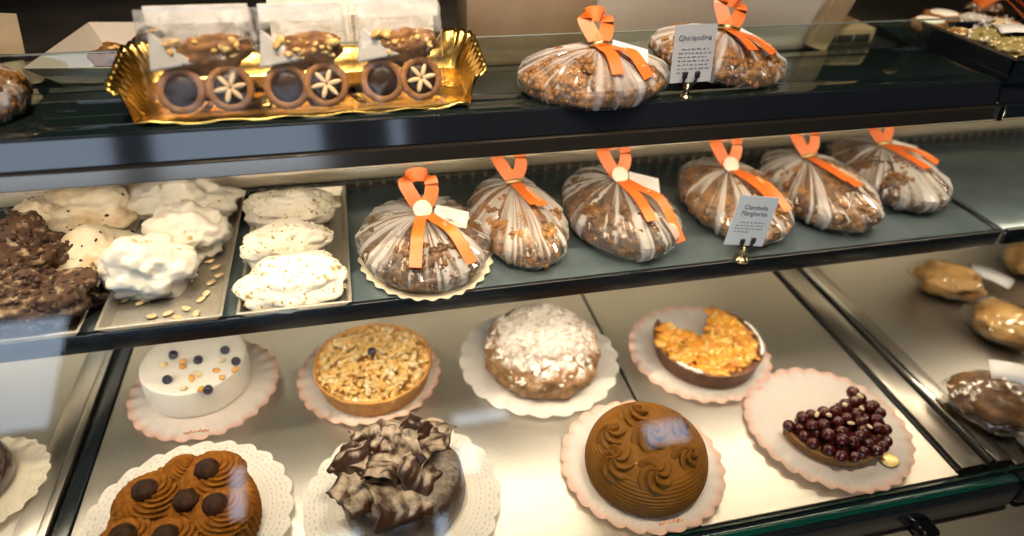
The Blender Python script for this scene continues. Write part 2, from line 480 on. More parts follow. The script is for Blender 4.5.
# ------------------------------------------------------------------ the display case
MZ, TZ = .22, .415                # top faces of the middle and the upper shelf
MF, MBK = .617, .886              # middle shelf front and back
TF, TB = .672, .80                # upper shelf front and glass guard
case = empty('display_case', (0, .64, FZ), label='long steel and glass pastry display case with slanted front glass', cat='display case')
def cb(name, lo, hi, mat, b=.001):
    o = box(name, (lo[0], lo[1] - .64, lo[2] - FZ), (hi[0], hi[1] - .64, hi[2] - FZ), mat, case, b)
    return o
cb('plinth', (-1.3, .30, FZ), (1.7, .94, -.055), plinth_m, .004)
cb('deck_support', (-1.3, .385, -.054), (1.7, .94, -.012), blackrail_m, .002)
cb('front_ledge', (-1.3, .312, -.0545), (1.7, .384, -.043), M('ledge_steel', (.40, .37, .30), .35, metal=.45), .003)
cb('front_rail', (-.39, .372, -.036), (.764, .404, .004), blackrail_m, .006)
cb('front_rail', (.772, .372, -.036), (1.7, .404, .004), blackrail_m, .006)
cb('front_rail', (-1.3, .372, -.036), (-.398, .404, .004), blackrail_m, .006)
cb('back_panel', (-1.3, .912, -.01), (1.7, .94, .384), back_m, .001)
g = MB()
for k in range(150):
    x = -1.25 + k * .019
    bev_box(g, (x, .899 - .64, .2205 - FZ), (x + .004, .903 - .64, .2325 - FZ), 0)
bev_box(g, (-1.3, .898 - .64, .2315 - FZ), (1.7, .904 - .64, .2335 - FZ), .0005)
bev_box(g, (-1.3, .8985 - .64, .2262 - FZ), (1.7, .902 - .64, .2272 - FZ), .0005)
tag(g.build('vent_grille', grille_m2, case, smooth=False))
cb('vent_recess', (-1.3, .904, .2), (1.7, .911, .25), grille_m, 0)
# rounded metal duct along the back, above the grille
tb = MB(); prof = [(.912, .2335), (.893, .2345), (.886, .238), (.883, .244), (.883, .254), (.886, .260), (.893, .265), (.912, .268)]
vs = [(x, y - .64, z - FZ) for x in (-1.3, 1.7) for (y, z) in prof]; n = len(prof)
fs = [(i, i + 1, n + i + 1, n + i) for i in range(n - 1)] + [list(range(n))[::-1], list(range(n, 2 * n))]
tb.add(vs, fs); tb.build('back_duct', ledge_m, case)
cb('top_cover', (-1.3, .824, .385), (1.7, .954, .40), M('top_cover', (.014, .014, .013), .3), .002)
# dividers that run front to back between the bays
def divider(x0, x1, z, mat, b=.002): cb('divider_rail', (x0, .412, -.011), (x1, .895, z), mat, b)
for (x0, x1, z, mt) in ((-.428, -.402, .004, rail_m), (-.399, -.390, .009, rail_m), (-.386, -.369, .003, blackrail_m),
                        (.338, .3405, .0018, rubber_m),
                        (.7005, .7055, .002, rubber_m), (.707, .742, .006, rail_m), (.7435, .7485, .002, rubber_m), (.750, .758, .011, chrome_m), (.7595, .783, .006, rail_m), (.7845, .7875, .003, rubber_m)):
    divider(x0, x1, z, mt, .0008)
# upper lip: leaning dark fascia and the lamp housing under it
def slab(name, prof, x0, x1, mat, b=.0):
    mb = MB(); n = len(prof)
    vs = [(x, y - .64, z - FZ) for x in (x0, x1) for (y, z) in prof]
    fs = [(i, (i + 1) % n, n + (i + 1) % n, n + i) for i in range(n)] + [list(range(n))[::-1], list(range(n, 2 * n))]
    mb.add(vs, fs); o = mb.build(name, mat, case, smooth=False)
    md = o.modifiers.new('b', 'BEVEL'); md.width = .0012; md.segments = 2; md.limit_method = 'ANGLE'
    return o
slab('lip_fascia', [(.660, .391), (.667, .419), (.700, .419), (.700, .391)], -1.3, .789, fascia_m)
slab('lip_fascia', [(.660, .391), (.667, .419), (.700, .419), (.700, .391)], .7925, 1.7, fascia_m)
slab('lamp_housing', [(.652, .374), (.654, .3905), (.705, .3905), (.705, .379)], -1.3, .789, M('housing', (.10, .085, .07), .12, metal=.8))
slab('lamp_housing', [(.652, .374), (.654, .3905), (.705, .3905), (.705, .379)], .7925, 1.7, blackrail_m)
slab('glass_clip', [(.648, .373), (.650, .392), (.656, .392), (.656, .373)], .786, .7955, chrome_m)
slab('glass_clip', [(.648, .373), (.650, .392), (.656, .392), (.656, .373)], -.345, -.339, chrome_m)
cb('lamp_tube', (-1.25, .672, .371), (1.65, .690, .3775), lamp2_m, .002)
# slanted front panes
def pane(x0, x1):
    a, b = V((0, .398, .006)), V((0, .651, .373))
    d = (b - a).normalized(); nn = V((0, -d.z, d.y)) * .0025
    mb = MB(); P = [a - nn, a + nn, b + nn, b - nn]
    vs = [(x, p.y - .64, p.z - FZ) for x in (x0, x1) for p in P]
    fs = [(0, 1, 5, 4), (1, 2, 6, 5), (2, 3, 7, 6), (3, 0, 4, 7), (3, 2, 1, 0), (4, 5, 6, 7)]
    mb.add(vs, fs)
    o = mb.build('front_pane', [glass_m, greenglass_m], case, smooth=False)
    for i, f in enumerate(o.data.polygons): f.material_index = 0 if i in (1, 3) else 1
    tag(o, 'clear slanted glass pane')
pane(-1.28, 1.68)
# the groove the panes stand in, green where one looks into the glass edge
cb('pane_foot', (-.388, .3800, .0035), (.765, .3915, .0062), greenglass_m, .001)
# latch on the ledge
kb = at(917, 527, -.042)
lt = MB(); bev_box(lt, (kb.x - .014, kb.y - .64 - .022, -.042 - FZ), (kb.x + .014, kb.y - .64 + .006, -.026 - FZ), .006, seg=3)
lt.build('latch', M('black_latch', (.006, .006, .008), .15, coat=.6), case)

# sheets that lift out of the deck
def sheet(x0, x1, label, y0=.406, y1=.905):
    mb = MB(); cx, cy = (x0 + x1) / 2, (y0 + y1) / 2
    bev_box(mb, (x0 - cx, y0 - cy, -.0115), (x1 - cx, y1 - cy, 0), .0015)
    o = mb.build('deck_sheet', deck_m, loc=(cx, cy, 0), smooth=False)
    tag(o, label, 'shelf', 'steel deck sheets')
sheet(-.3675, .3375, 'wide steel deck sheet under the six cakes left of the thin seam')
sheet(.341, .700, 'narrower steel deck sheet under the cut orange tart and cherry tart')
sheet(.788, 1.65, 'steel deck sheet under the bagged breads at the right')
sheet(-1.25, -.4295, 'steel deck sheet under the dark cake in the left bay')

def shelf(name, x0, x1, label):
    r = empty(name, ((x0 + x1) / 2, MF, MZ), label=label, cat='shelf')
    h = (x1 - x0) / 2
    box('shelf_plate', (-h, .006, -.006), (h, MBK - MF + .008, 0), shelf_m, r, .001)
    box('front_strip', (-h, -.001, -.0215), (h, .0055, .0025), blackrail_m, r, .0012)
    box('lamp_tube', (-h + .02, .010, -.0125), (h - .02, .024, -.0065), lamp_m, r, .002)
    box('end_trim', (h - .004, .006, .0002), (h, MBK - MF, .003), blackrail_m, r, .0005)
    return r
shelf('middle_shelf', -1.2, .846, 'middle shelf with a black front strip under the trays and wrapped cakes')
shelf('middle_shelf', .858, 1.6, 'bare middle shelf right of the row of ribboned cakes')

r = empty('upper_shelf', (.0, TF, TZ), label='dark glass upper shelf under the gold tray and two ribboned cakes', cat='shelf')
box('glass_top', (-1.25, .024, -.006), (.79, TB - TF + .02, .0), darkglass_m, r, .001)
box('front_trim', (-1.25, -.002, .0035), (.79, .023, .0045), darkglass_m, r, .0004)
box('glass_edge', (-1.25, .0215, -.0005), (.79, .0235, .0015), M('edge_line', (.30, .34, .30), .2, metal=.6), r, .0003)
o = box('guard_pane', (-1.25, TB - TF, .0), (.826, TB - TF + .004, .042), guard_m, r, .0006)
box('guard_edge', (-1.25, TB - TF - .0002, .042), (.826, TB - TF + .0042, .0432), M('guard_edge', (.35, .40, .36), .15, metal=.5), r, .0003)
rr_ = empty('upper_shelf', (1.25, TF, TZ), label='dark upper shelf at the right that carries the black pastry tray', cat='shelf')
box('glass_top', (-.445, .024, -.006), (.445, TB - TF + .15, .0), darkglass_m, rr_, .001)
box('front_trim', (-.445, -.002, .0035), (.445, .023, .0045), darkglass_m, rr_, .0004)
r2 = empty('side_guard', (.805, TF, TZ), label='short clear glass divider beside the tray of mixed pastries', cat='divider')
bev_box(MB(), (-.002, -.001, .0045), (.002, .20, .026), .0005, Matrix.Rotation(-.10, 4, 'Z')).build('divider_pane', guard_m, r2, smooth=False)
bev_box(MB(), (-.007, -.001, .0), (.006, .20, .0045), .0005, Matrix.Rotation(-.10, 4, 'Z')).build('divider_foot', rail_m, r2, smooth=False)

# ------------------------------------------------------------------ doilies
def doily(R, loc, mat, label, nsc=26, scal=.03, lift=.0085, rot=0, logo=False):
    r = empty('paper_doily', (loc[0], loc[1], 0), (0, 0, rot), label, 'doily', 'doilies on the deck')
    mb = MB(); n = nsc * 12; rings = 30
    ring, turn = [], []
    vs = []; fs = []
    sd = rnd.uniform(0, 50)
    for j in range(n + 1):
        th = 2 * PI * j / n
        sc = 1 - scal + scal * 1.6 * abs(math.sin(th * nsc / 2)) ** .6
        for i in range(rings + 1):
            u = i / rings
            rr = R * (u if u < .8 else .8 + (u - .8) * (sc - .8) / .2)
            w = max(0, u - .62) / .38
            z = lift + w * w * (.0028 * noise.noise(V((math.cos(th) * 1.6, math.sin(th) * 1.6, sd))) + .0016 * math.sin(th * nsc))
            vs.append((rr * math.cos(th), rr * math.sin(th), z)); ring.append(u); turn.append(j / n)
    k = rings + 1
    for j in range(n):
        for i in range(rings):
            fs.append((j * k + i, (j + 1) * k + i, (j + 1) * k + i + 1, j * k + i + 1))
    mb.v, mb.f = vs, fs
    o = mb.build('lace_sheet', mat, r, attrs={'ring': ring, 'turn': turn})
    v_, f_ = lathe([(R * .72, .0004), (R * .72, lift - .0008)], 72)
    MB().add(v_, f_).build('card_base', board_m, r)
    if logo:
        lm = MB()
        for q in range(5):
            x = -.012 + q * .006
            tube(lm, [(x - .003, -R * .88, lift + .0007), (x - .001, -R * .85 + .002 * (q % 2), lift + .0007), (x + .001, -R * .885, lift + .0007), (x + .003, -R * .86, lift + .0007)], .0008, 5)
        o = lm.build('orange_mark', logo_m, r)
        o.rotation_euler.z = -rot
    return r
DZ = .0096
def mid(x0, x1, y, z=DZ):
    a, b = at(x0, y, z), at(x1, y, z)
    return (a + b) / 2, (a - b).length / 2 * .965
D = {}
for k, (x0, x1, y, mat, lab, nsc, lg) in dict(
        powder=(458, 620, 357, plain_lace, 'plain white scalloped doily under the sugar-dusted dome cake', 22, False),
        nut=(297, 442, 371, pink_lace, 'pink-edged doily under the golden nut tart', 26, True),
        cheese=(131, 279, 385, pink_lace, 'pink-edged doily under the white cream cake', 26, True),
        curl=(303, 503, 495, white_lace, 'white lace doily under the chocolate curl cake', 24, False),
        dome=(559, 725, 461, pink_lace, 'pink-edged doily under the caramel brown dome cake', 26, True),
        orange=(628, 770, 350, pink_lace, 'pink-edged doily under the cut caramel apple tart', 26, False),
        berry=(746, 908, 424, pink_lace, 'large pink-edged doily under the cut cherry tart', 28, False),
        rose=(80, 293, 520, white_lace, 'white lace doily under the cocoa rosette cake', 24, False)).items():
    c, R = mid(x0, x1, y)
    D[k] = (c, R)
    doily(R, c, mat, lab, nsc, logo=lg, rot=rnd.uniform(0, 1))
lc = at(-20, 484, DZ)
doily(.072, lc, cream_lace, 'cream lace doily under the dark glazed cake in the left bay', 22)

# ------------------------------------------------------------------ cakes on the deck
# sugar-dusted dome
c, R = D['powder']; c = at(541, 362, DZ)
r = empty('dusted_dome_cake', (c.x, c.y, DZ + .0006), label='brown dome cake thickly dusted with icing sugar', cat='cake')
prof = [(.0, .0), (.072, 0), (.080, .006), (.083, .018), (.081, .032), (.074, .046), (.062, .057), (.045, .065), (.025, .069), (.008, .070)]
P = catmull([V((a, 0, b)) for a, b in prof[1:]], 5)
prof = [(p.x, p.z) for p in P]
def rough_(amp, fr, sd=0):
    def f(th, i, r, z):
        q = V((r * math.cos(th), r * math.sin(th), z)) * fr + V((sd, sd, sd))
        k = 1 + amp * noise.fractal(q, 1, 2, 5)
        return r * k, z * (1 + amp * .8 * noise.fractal(q + V((9, 9, 9)), 1, 2, 5))
    return f
v_, f_ = lathe(prof, 120, rough_(.075, 60, 3))
MB().add(v_, f_).build('crumb_dome', crumb_m, r)
sp = []
rr = random.Random(4)
for k in range(420):
    i = int(rr.triangular(4, len(prof) - 1, len(prof) - 8)); th = rr.uniform(0, 2 * PI)
    i = min(i, len(prof) - 2); a, b = prof[i], prof[i + 1]
    nz = V((-(b[1] - a[1]), 0, (b[0] - a[0]))) * -1
    sp.append((V((a[0] * math.cos(th), a[0] * math.sin(th), a[1])), V((nz.x * math.cos(th), nz.x * math.sin(th), nz.z)).normalized()))
o = bits(MB(), sp, .0048, 1, 5, .35).build('sugared_flakes', flake_m, r, smooth=False); o['kind'] = 'stuff'

# golden nut tart
c = at(375, 377, DZ)
r = empty('nut_tart', (c.x, c.y, DZ + .0006), label='golden round tart topped with chopped nuts and one blueberry', cat='tart')
def tart_shell(r, Rt, Rb, h, mat, lip=.004, name='crust', a0=0, a1=2 * PI):
    prof = [(Rb, 0), (Rb + .001, .001), (Rt - .001, h - .003), (Rt, h), (Rt - .0015, h + .0015), (Rt - lip, h + .001), (Rt - lip - .001, h - .005), (Rt * .5, h - .005), (.003, h - .005)]
    v_, f_ = lathe(prof, 110, rough_(.012, 90, 1))
    return MB().add(v_, f_).build(name, mat, r)
tart_shell(r, .082, .074, .030, crust_m)
o = bits(MB(), disc_spots(520, .077, .027, 3, .006), .0050, 1, 6, .8).build('chopped_nuts', nut_m, r); o['kind'] = 'stuff'
o = bits(MB(), disc_spots(170, .075, .030, 8, .006), .0042, 1, 7, .8).build('pale_nut_pieces', nutpale_m, r); o['kind'] = 'stuff'
v_, f_ = lathe([(.001, -.006), (.004, -.005), (.0062, 0), (.0056, .004), (.003, .0058), (.0022, .0052), (.0005, .0046)], 24)
MB().add(v_, f_).build('blueberry', blue_m, r, loc=(0.0, .004, .044))

# white cream cake
c = at(201, 382, DZ)
r = empty('cream_cake', (c.x, c.y, DZ + .0006), label='white cream cake dotted with blueberries and candied fruit', cat='cake')
prof = [(.066, 0), (.068, .002), (.0685, .02), (.068, .040), (.0655, .044), (.055, .0455), (.03, .046), (.002, .046)]
prof = [(p.x, p.z) for p in catmull([V((a, 0, b)) for a, b in prof], 5)]
v_, f_ = lathe(prof, 96, rough_(.012, 45, 6))
MB().add(v_, f_).build('cream_body', cream_m, r)
def top(px, py, z=.056):
    p = at(px, py, z + DZ) - V((c.x, c.y, DZ)); p.z = z - .0095; return p
for k, (px, py) in enumerate(((172, 352), (197, 357), (224, 347), (235, 358), (166, 376), (207, 386))):
    p = top(px, py)
    v_, f_ = lathe([(.001, -.006), (.004, -.005), (.0062, 0), (.0056, .004), (.003, .0058), (.0022, .005), (.0005, .0046)], 20)
    MB().add(v_, f_).build('blueberry', blue_m, r, loc=p + V((0, 0, .003)), rot=(.3 * k, .4, 0))
for k, (px, py) in enumerate(((162, 360), (181, 357), (181, 362.5), (221, 356), (234, 365), (190, 374), (197, 370), (215, 366), (221, 373), (182, 384), (199, 385))):
    p = top(px, py)
    blob(MB(), (0, 0, 0), (.0055, .0042, .003), 2, .35, 1.3, k + 2).build('candied_fruit', candied_m if k % 3 else nutpale_m, r, loc=p + V((0, 0, .001)), rot=(.2, .3, k))

# cut caramel apple tart
c = at(704, 354, DZ)
r = empty('cut_apple_tart', (c.x, c.y, DZ + .0006), label='caramel apple tart in dark crust with one wedge cut out', cat='tart')
ta = at(664, 322, DZ + .03) - c; tb_ = at(709, 314, DZ + .03) - c
ap = at(701, 342, DZ + .03) - c
def sector_mesh(Rt, Rb, h, a0, a1, apex, rim=.004, n=90, sink=.003):
    """tart with a wedge missing: arc from a0 to a1, straight cuts to apex"""
    mb = MB()
    th = [a0 + (a1 - a0) * j / n for j in range(n + 1)]
    rows = []
    ax, ay = apex
    for t in th:
        cs, sn = math.cos(t), math.sin(t)
        row = [(ax, ay, 0)]
        row += [(Rb * cs, Rb * sn, 0), (Rt * cs, Rt * sn, h), ((Rt - rim) * cs, (Rt - rim) * sn, h + .0008), ((Rt - rim - .001) * cs, (Rt - rim - .001) * sn, h - sink)]
        for q in (.75, .5, .25, 0): row.append((ax + ((Rt - rim - .001) * cs - ax) * q, ay + ((Rt - rim - .001) * sn - ay) * q, h - sink))
        rows.append(row)
    k = len(rows[0])
    vs = [p for row in rows for p in row]
    fs = [(j * k + i, (j + 1) * k + i, (j + 1) * k + i + 1, j * k + i + 1) for j in range(n) for i in range(k - 1)]
    fs.append(list(range(k))); fs.append([n * k + i for i in reversed(range(k))])
    mb.add(vs, fs)
    return mb
a0, a1 = math.atan2(ta.y, ta.x), math.atan2(tb_.y, tb_.x) + 2 * PI
if a0 < 0: a0 += 2 * PI
if a1 - a0 > 2 * PI: a1 -= 2 * PI
if a1 < a0: a1 += 2 * PI
sector_mesh(.081, .073, .030, a0, a1, (ap.x * .7, ap.y * .7)).build('dark_crust', choccrust_m, r, smooth=False)
def in_sector(p, apex, a0, a1):
    t = math.atan2(p.y - apex[1], p.x - apex[0])
    for q in (t, t + 2 * PI, t - 2 * PI):
        if a0 + .06 < q < a1 - .06: return True
    return False
aa0, aa1 = math.atan2(ta.y - ap.y * .7, ta.x - ap.x * .7), math.atan2(tb_.y - ap.y * .7, tb_.x - ap.x * .7)
while aa1 < aa0: aa1 += 2 * PI
sel = lambda L: [s for s in L if in_sector(s[0], (ap.x * .7, ap.y * .7), aa0, aa1)]
o = bits(MB(), sel(disc_spots(330, .072, .029, 13, .002)), .0085, 2, 9, .42).build('apple_pieces', apple_m, r); o['kind'] = 'stuff'
o = bits(MB(), sel(disc_spots(150, .068, .0325, 15, .002)), .0048, 1, 10, .6).build('pale_apple_pieces', applepale_m, r); o['kind'] = 'stuff'
o = bits(MB(), [(V((.0775 * math.cos(t), .0775 * math.sin(t), .0315)), V((0, 0, 1))) for t in [(-.65 + .02 * k) for k in range(48)] + [(-2.6 + .022 * k) for k in range(22)]], .0032, 1, 11, .6).build('sugar_edge', cream_m, r); o['kind'] = 'stuff'

# cherry tart, what is left of it
co = V((.572, .505, 0)); cR = .071
r = empty('cut_cherry_tart', (co.x, co.y, DZ + .0006), label='remaining wedge of tart covered with dark glossy cherries', cat='tart')
apx = (.004, .010)
t2, t1 = math.radians(-182), math.radians(32)
sector_mesh(cR, cR * .93, .015, t2, t1, apx, n=60, sink=.002).build('biscuit_base', bis_m, r, smooth=False)
rr = random.Random(12); put = []
def cherry(p, s):
    v_, f_ = lathe([(.0004, -.95), (.5, -.82), (.86, -.45), (1, .02), (.9, .45), (.6, .8), (.25, .93), (.0004, .84)], 20)
    MB().add([(x * s, y * s, z * s) for x, y, z in v_], f_).build('cherry', cherry_m, r, loc=p, rot=(rr.uniform(-.5, .5), rr.uniform(-.5, .5), rr.uniform(0, 6)))
def inside(p, mg):
    if math.hypot(p.x, p.y) > cR - mg: return False
    for t in (t2, t1):
        e = V((cR * math.cos(t), cR * math.sin(t))) - V(apx); q = V((p.x, p.y)) - V(apx)
        cr_ = e.x * q.y - e.y * q.x
        if t == t2 and p.x < apx[0] and cr_ < mg * .07 * 0 + .0002: return False
        if t == t1 and p.x >= apx[0] and cr_ > -.0002: return False
    return True
tries = 0
while len(put) < 62 and tries < 9000:
    tries += 1
    p = V((rr.uniform(-cR, cR), rr.uniform(-cR, .045), .0195))
    if inside(p, .003) and all((p - o_).length > .0120 for o_ in put): put.append(p); cherry(p, rr.uniform(.0078, .0092))
n2 = 0; tries = 0
while n2 < 22 and tries < 6000:
    tries += 1
    p = V((rr.uniform(-cR, cR), rr.uniform(-cR, .04), .0300 + rr.uniform(-.002, .003)))
    if inside(p, .018) and all((p - o_).length > .0135 for o_ in put): put.append(p); cherry(p, rr.uniform(.0078, .009)); n2 += 1
for k, (x, y) in enumerate(((-.02, -.012), (.03, -.01), (.0, -.03), (-.035, -.008), (.042, .01), (.012, .0), (.02, -.04))):
    blob(MB(), (0, 0, 0), (.0048, .0030, .0020), 2, .2, 1, k).build('almond_sliver', almond_m, r, loc=(x, y, .0405), rot=(.3, .2, k * 1.3))
gp = at(888, 460, DZ)
v_, f_ = lathe([(.0125, 0), (.0128, .0004), (.012, .0008), (.001, .0009)], 24, lambda th, i, r, z: (r * (1 + .05 * math.cos(th * 14)), z))
tag(MB().add(v_, f_).build('gold_sticker', goldtag_m, loc=(gp.x, gp.y, DZ + .0012)), 'small round gold sticker on doily beside cherry tart', 'sticker')

# cocoa rosette cake
def rosette(mb, c, R, h, ridges=9, twist=2.6, amp=.2, n=72, m=22, tilt=None):
    vs, fs = [], []
    Rm = Euler(tilt).to_matrix() if tilt else Matrix.Identity(3)
    for i in range(m + 1):
        t = i / m
        rad = R * (math.cos(t * PI / 2) ** .62) * (1 - .12 * math.sin(t * PI)) + .0006
        z = h * (t ** .9)
        for j in range(n):
            th = 2 * PI * j / n
            ph = ridges * (th + twist * t)
            w = 1 + amp * (abs(math.cos(ph / 2)) * 2 - 1.2) * math.sin(min(1, t * 1.6 + .25) * PI * .55 + .3)
            vs.append(V(c) + Rm @ V((rad * w * math.cos(th), rad * w * math.sin(th), z - .006 * R / .03 * (1 - w) * 2 * (t > .3))))
    for i in range(m):
        for j in range(n): fs.append((i * n + j, i * n + (j + 1) % n, (i + 1) * n + (j + 1) % n, (i + 1) * n + j))
    fs.append([m * n + j for j in range(n)])
    mb.add(vs, fs); return mb
c = at(186, 520, DZ + .02); 
r = empty('rosette_cake', (c.x, c.y, DZ + .0006), label='cocoa cream cake piped with big rosettes and chocolate balls', cat='cake')
RC = .076
prof = [(RC - .002, 0), (RC, .003), (RC + .001, .02), (RC - .002, .034), (RC - .010, .040), (.03, .042), (.002, .042)]
prof = [(p.x, p.z) for p in catmull([V((a, 0, b)) for a, b in prof], 5)]
v_, f_ = lathe(prof, 360, lambda th, i, r, z: (r * (1 + .022 * (abs(math.cos(th * 30 + z * 30)) * 2 - 1) * min(1, r / .05)), z))
MB().add(v_, f_).build('cocoa_body', cocoa_m, r)
for k, (dx, dy, s) in enumerate(((-.036, .018, .032), (.026, .034, .034), (-.046, -.036, .030), (-.004, -.046, .033), (.040, -.016, .030), (-.006, .050, .02), (.008, -.002, .026))):
    if k == 6:
        o = rosette(MB(), (0, 0, 0), .022, .016, 8, 2.2, .18)
    else:
        o = rosette(MB(), (0, 0, 0), s * 1.08, .021, 11, 3.4, .20)
    o = o.build('rosette', cocoa_m, r, loc=(dx, dy, .038))
    if k != 5:
        blob(MB(), (0, 0, 0), (.0135, .0135, .010), 3, .12, 2.2, k).build('chocolate_ball', choc_m, r, loc=(dx, dy, .058 if k < 6 else .055))

# chocolate curl cake
c = at(404, 492, DZ + .01)
r = empty('chocolate_curl_cake', (c.x, c.y, DZ + .0006), label='dark chocolate cake heaped with sugar-dusted chocolate curls', cat='cake')
prof = [(.066, 0), (.070, .004), (.072, .018), (.070, .034), (.064, .046), (.05, .053), (.03, .056), (.003, .057)]
prof = [(p.x, p.z) for p in catmull([V((a, 0, b)) for a, b in prof], 5)]
v_, f_ = lathe(prof, 96, rough_(.03, 30, 8))
MB().add(v_, f_).build('chocolate_body', chocdust_m, r)
rr = random.Random(21)
def curl(L, rad, arc, wob, seed):
    mb = MB(); vs, fs = [], []; nu, nv = 18, 14
    for i in range(nu + 1):
        u = i / nu - .5
        for j in range(nv + 1):
            v = j / nv - .5
            a = v * arc * (1 + .25 * math.sin(u * 4 + seed))
            rr_ = rad * (1 + .35 * u + .6 * abs(v) + .15 * noise.noise(V((u * 3, v * 3, seed))))
            e = .10 * L * noise.noise(V((v * 5, seed, 1)))
            vs.append((u * L + e, rr_ * math.sin(a), rr_ * math.cos(a) - rad + .004 * noise.noise(V((u * 6, v * 4, seed + 5)))))
    for i in range(nu):
        for j in range(nv): fs.append((i * (nv + 1) + j, i * (nv + 1) + j + 1, (i + 1) * (nv + 1) + j + 1, (i + 1) * (nv + 1) + j))
    mb.add(vs, fs); return mb
spots = [(-.045, -.022, .058, .7, .2, .062, .024), (-.004, -.036, .060, .25, .5, .066, .022), (-.040, .016, .062, 2.3, .3, .05, .02), (-.010, .006, .068, .5, -.3, .06, .022),
         (.026, .014, .066, 1.9, .4, .05, .02), (.012, .042, .060, .1, .2, .052, .018), (-.028, .044, .058, .9, -.2, .05, .02), (.042, .036, .054, 2.7, .3, .042, .016),
         (-.056, .030, .052, 1.6, .2, .04, .016), (.022, -.012, .066, 2.6, -.4, .045, .018), (-.018, -.010, .074, 1.3, .5, .046, .016), (.002, .026, .074, 2.9, .3, .044, .016),
         (-.052, -.002, .064, 2.0, -.5, .044, .015), (.036, .052, .050, 1.1, .2, .04, .014), (-.034, .030, .074, .3, .4, .038, .014), (.020, .030, .076, .8, -.6, .036, .013), (-.004, .052, .066, 2.2, .6, .04, .014)]
for k, (x, y, z, yaw, tl, L, rad) in enumerate(spots):
    o = curl(L * 1.0, rad * 1.15, rr.uniform(1.8, 3.0), .1, k * 3.1).build('chocolate_curl', curl_m, r, loc=(x, y, z), rot=(rr.uniform(-.7, .7), tl, yaw))
    md = o.modifiers.new('s', 'SOLIDIFY'); md.thickness = .0014

# caramel brown dome
c = at(644, 466, DZ + .006)
r = empty('caramel_dome_cake', (c.x, c.y, DZ + .0006), label='smooth caramel brown dome cake with piped rosettes on top', cat='cake')
prof = [(.068, 0), (.0725, .006), (.0745, .016), (.0735, .030), (.069, .045), (.059, .057), (.043, .066), (.024, .070), (.003, .0715)]
prof = [(p.x, p.z) for p in catmull([V((a, 0, b)) for a, b in prof], 20)]
L0 = len(prof)
v_, f_ = lathe(prof, 110, lambda th, i, r, z: (r + (.00045 * math.sin(i * PI / 3.2)) * (1 if i < L0 * .60 else 0), z))
MB().add(v_, f_).build('dome_body', caramel_m, r)
for k, (px, py, s) in enumerate(((634, 418, .019), (614, 434, .019), (648, 440, .021), (620, 455, .022), (655, 467, .022), (682, 452, .019), (674, 428, .018))):
    p = at(px, py, DZ + .066) - V((c.x, c.y, 0)); dx, dy = p.x, p.y
    z = .0715 * math.sqrt(max(0, 1 - (math.hypot(dx, dy) / .080) ** 2)) - .003
    nrm = V((dx * .8, dy * .8, .07)).normalized(); e = nrm.to_track_quat('Z', 'Y').to_euler()
    rosette(MB(), (0, 0, 0), s * .93, .020, 6, 1.7, .28).build('rosette', caramel_m, r, loc=(dx, dy, z), rot=e)

# dark cake in the left bay
r = empty('glazed_dark_cake', (lc.x - .012, lc.y, DZ + .0006), label='dark glazed chocolate dome cake at the left edge', cat='cake')
prof = [(.046, 0), (.050, .006), (.051, .02), (.046, .034), (.034, .044), (.018, .049), (.002, .050)]
prof = [(p.x, p.z) for p in catmull([V((a, 0, b)) for a, b in prof], 6)]
v_, f_ = lathe(prof, 72, rough_(.03, 40, 5))
MB().add(v_, f_).build('glazed_body', M('dark_glaze', (.035, .016, .012), .12, col2=(.06, .035, .03), scale=40, coat=1), r)
rosette(MB(), (0, 0, 0), .018, .016, 7, 1.8, .2).build('rosette', choc_m, r, loc=(.012, .006, .046))

# ------------------------------------------------------------------ metal trays with meringues
def metal_tray(fl, fr, bl, label, h=.013):
    """front-left, front-right, back-left pixels of the rim on the middle shelf"""
    z = MZ + h
    A, B, Q = at(*fl, z), at(*fr, z), at(*bl, z)
    w = B.x - A.x; y0 = (A.y + B.y) / 2; d = min(Q.y, MBK - .004) - y0
    r = empty('metal_tray', (A.x + w / 2, y0 + d / 2, MZ + .0005), label=label, cat='tray', group='metal trays on the middle shelf')
    mb = MB(); k = .008
    def ring(w_, d_, z_): return [(-w_, -d_, z_), (w_, -d_, z_), (w_, d_, z_), (-w_, d_, z_)]
    W, Dp = w / 2, d / 2
    R_ = [ring(W - k - .001, Dp - k - .001, 0), ring(W - .0012, Dp - .0012, h - .001), ring(W, Dp, h - .001), ring(W, Dp, h), ring(W - .003, Dp - .003, h), ring(W - k - .001, Dp - k - .001, .0012)]
    vs = [p for q in R_ for p in q]; fs = [(3, 2, 1, 0)]
    for i in range(len(R_) - 1):
        for j in range(4): fs.append((i * 4 + j, i * 4 + (j + 1) % 4, (i + 1) * 4 + (j + 1) % 4, (i + 1) * 4 + j))
    e = (len(R_) - 1) * 4; fs.append((e, e + 1, e + 2, e + 3))
    mb.add(vs, fs); o = mb.build('pan', tray_m, r, smooth=False)
    md = o.modifiers.new('b', 'BEVEL'); md.width = .001; md.segments = 2
    return r
metal_tray((-60, 349), (79, 331), (25, 206), 'leftmost metal tray, holding toasted and cocoa meringues')
metal_tray((94, 330), (222, 316), (135, 194), 'metal tray with white meringue and scattered almond flakes')
metal_tray((236, 314), (352, 302), (247, 183), 'metal tray with nougat slices beside the first wrapped cake')
SB = MZ + .0024
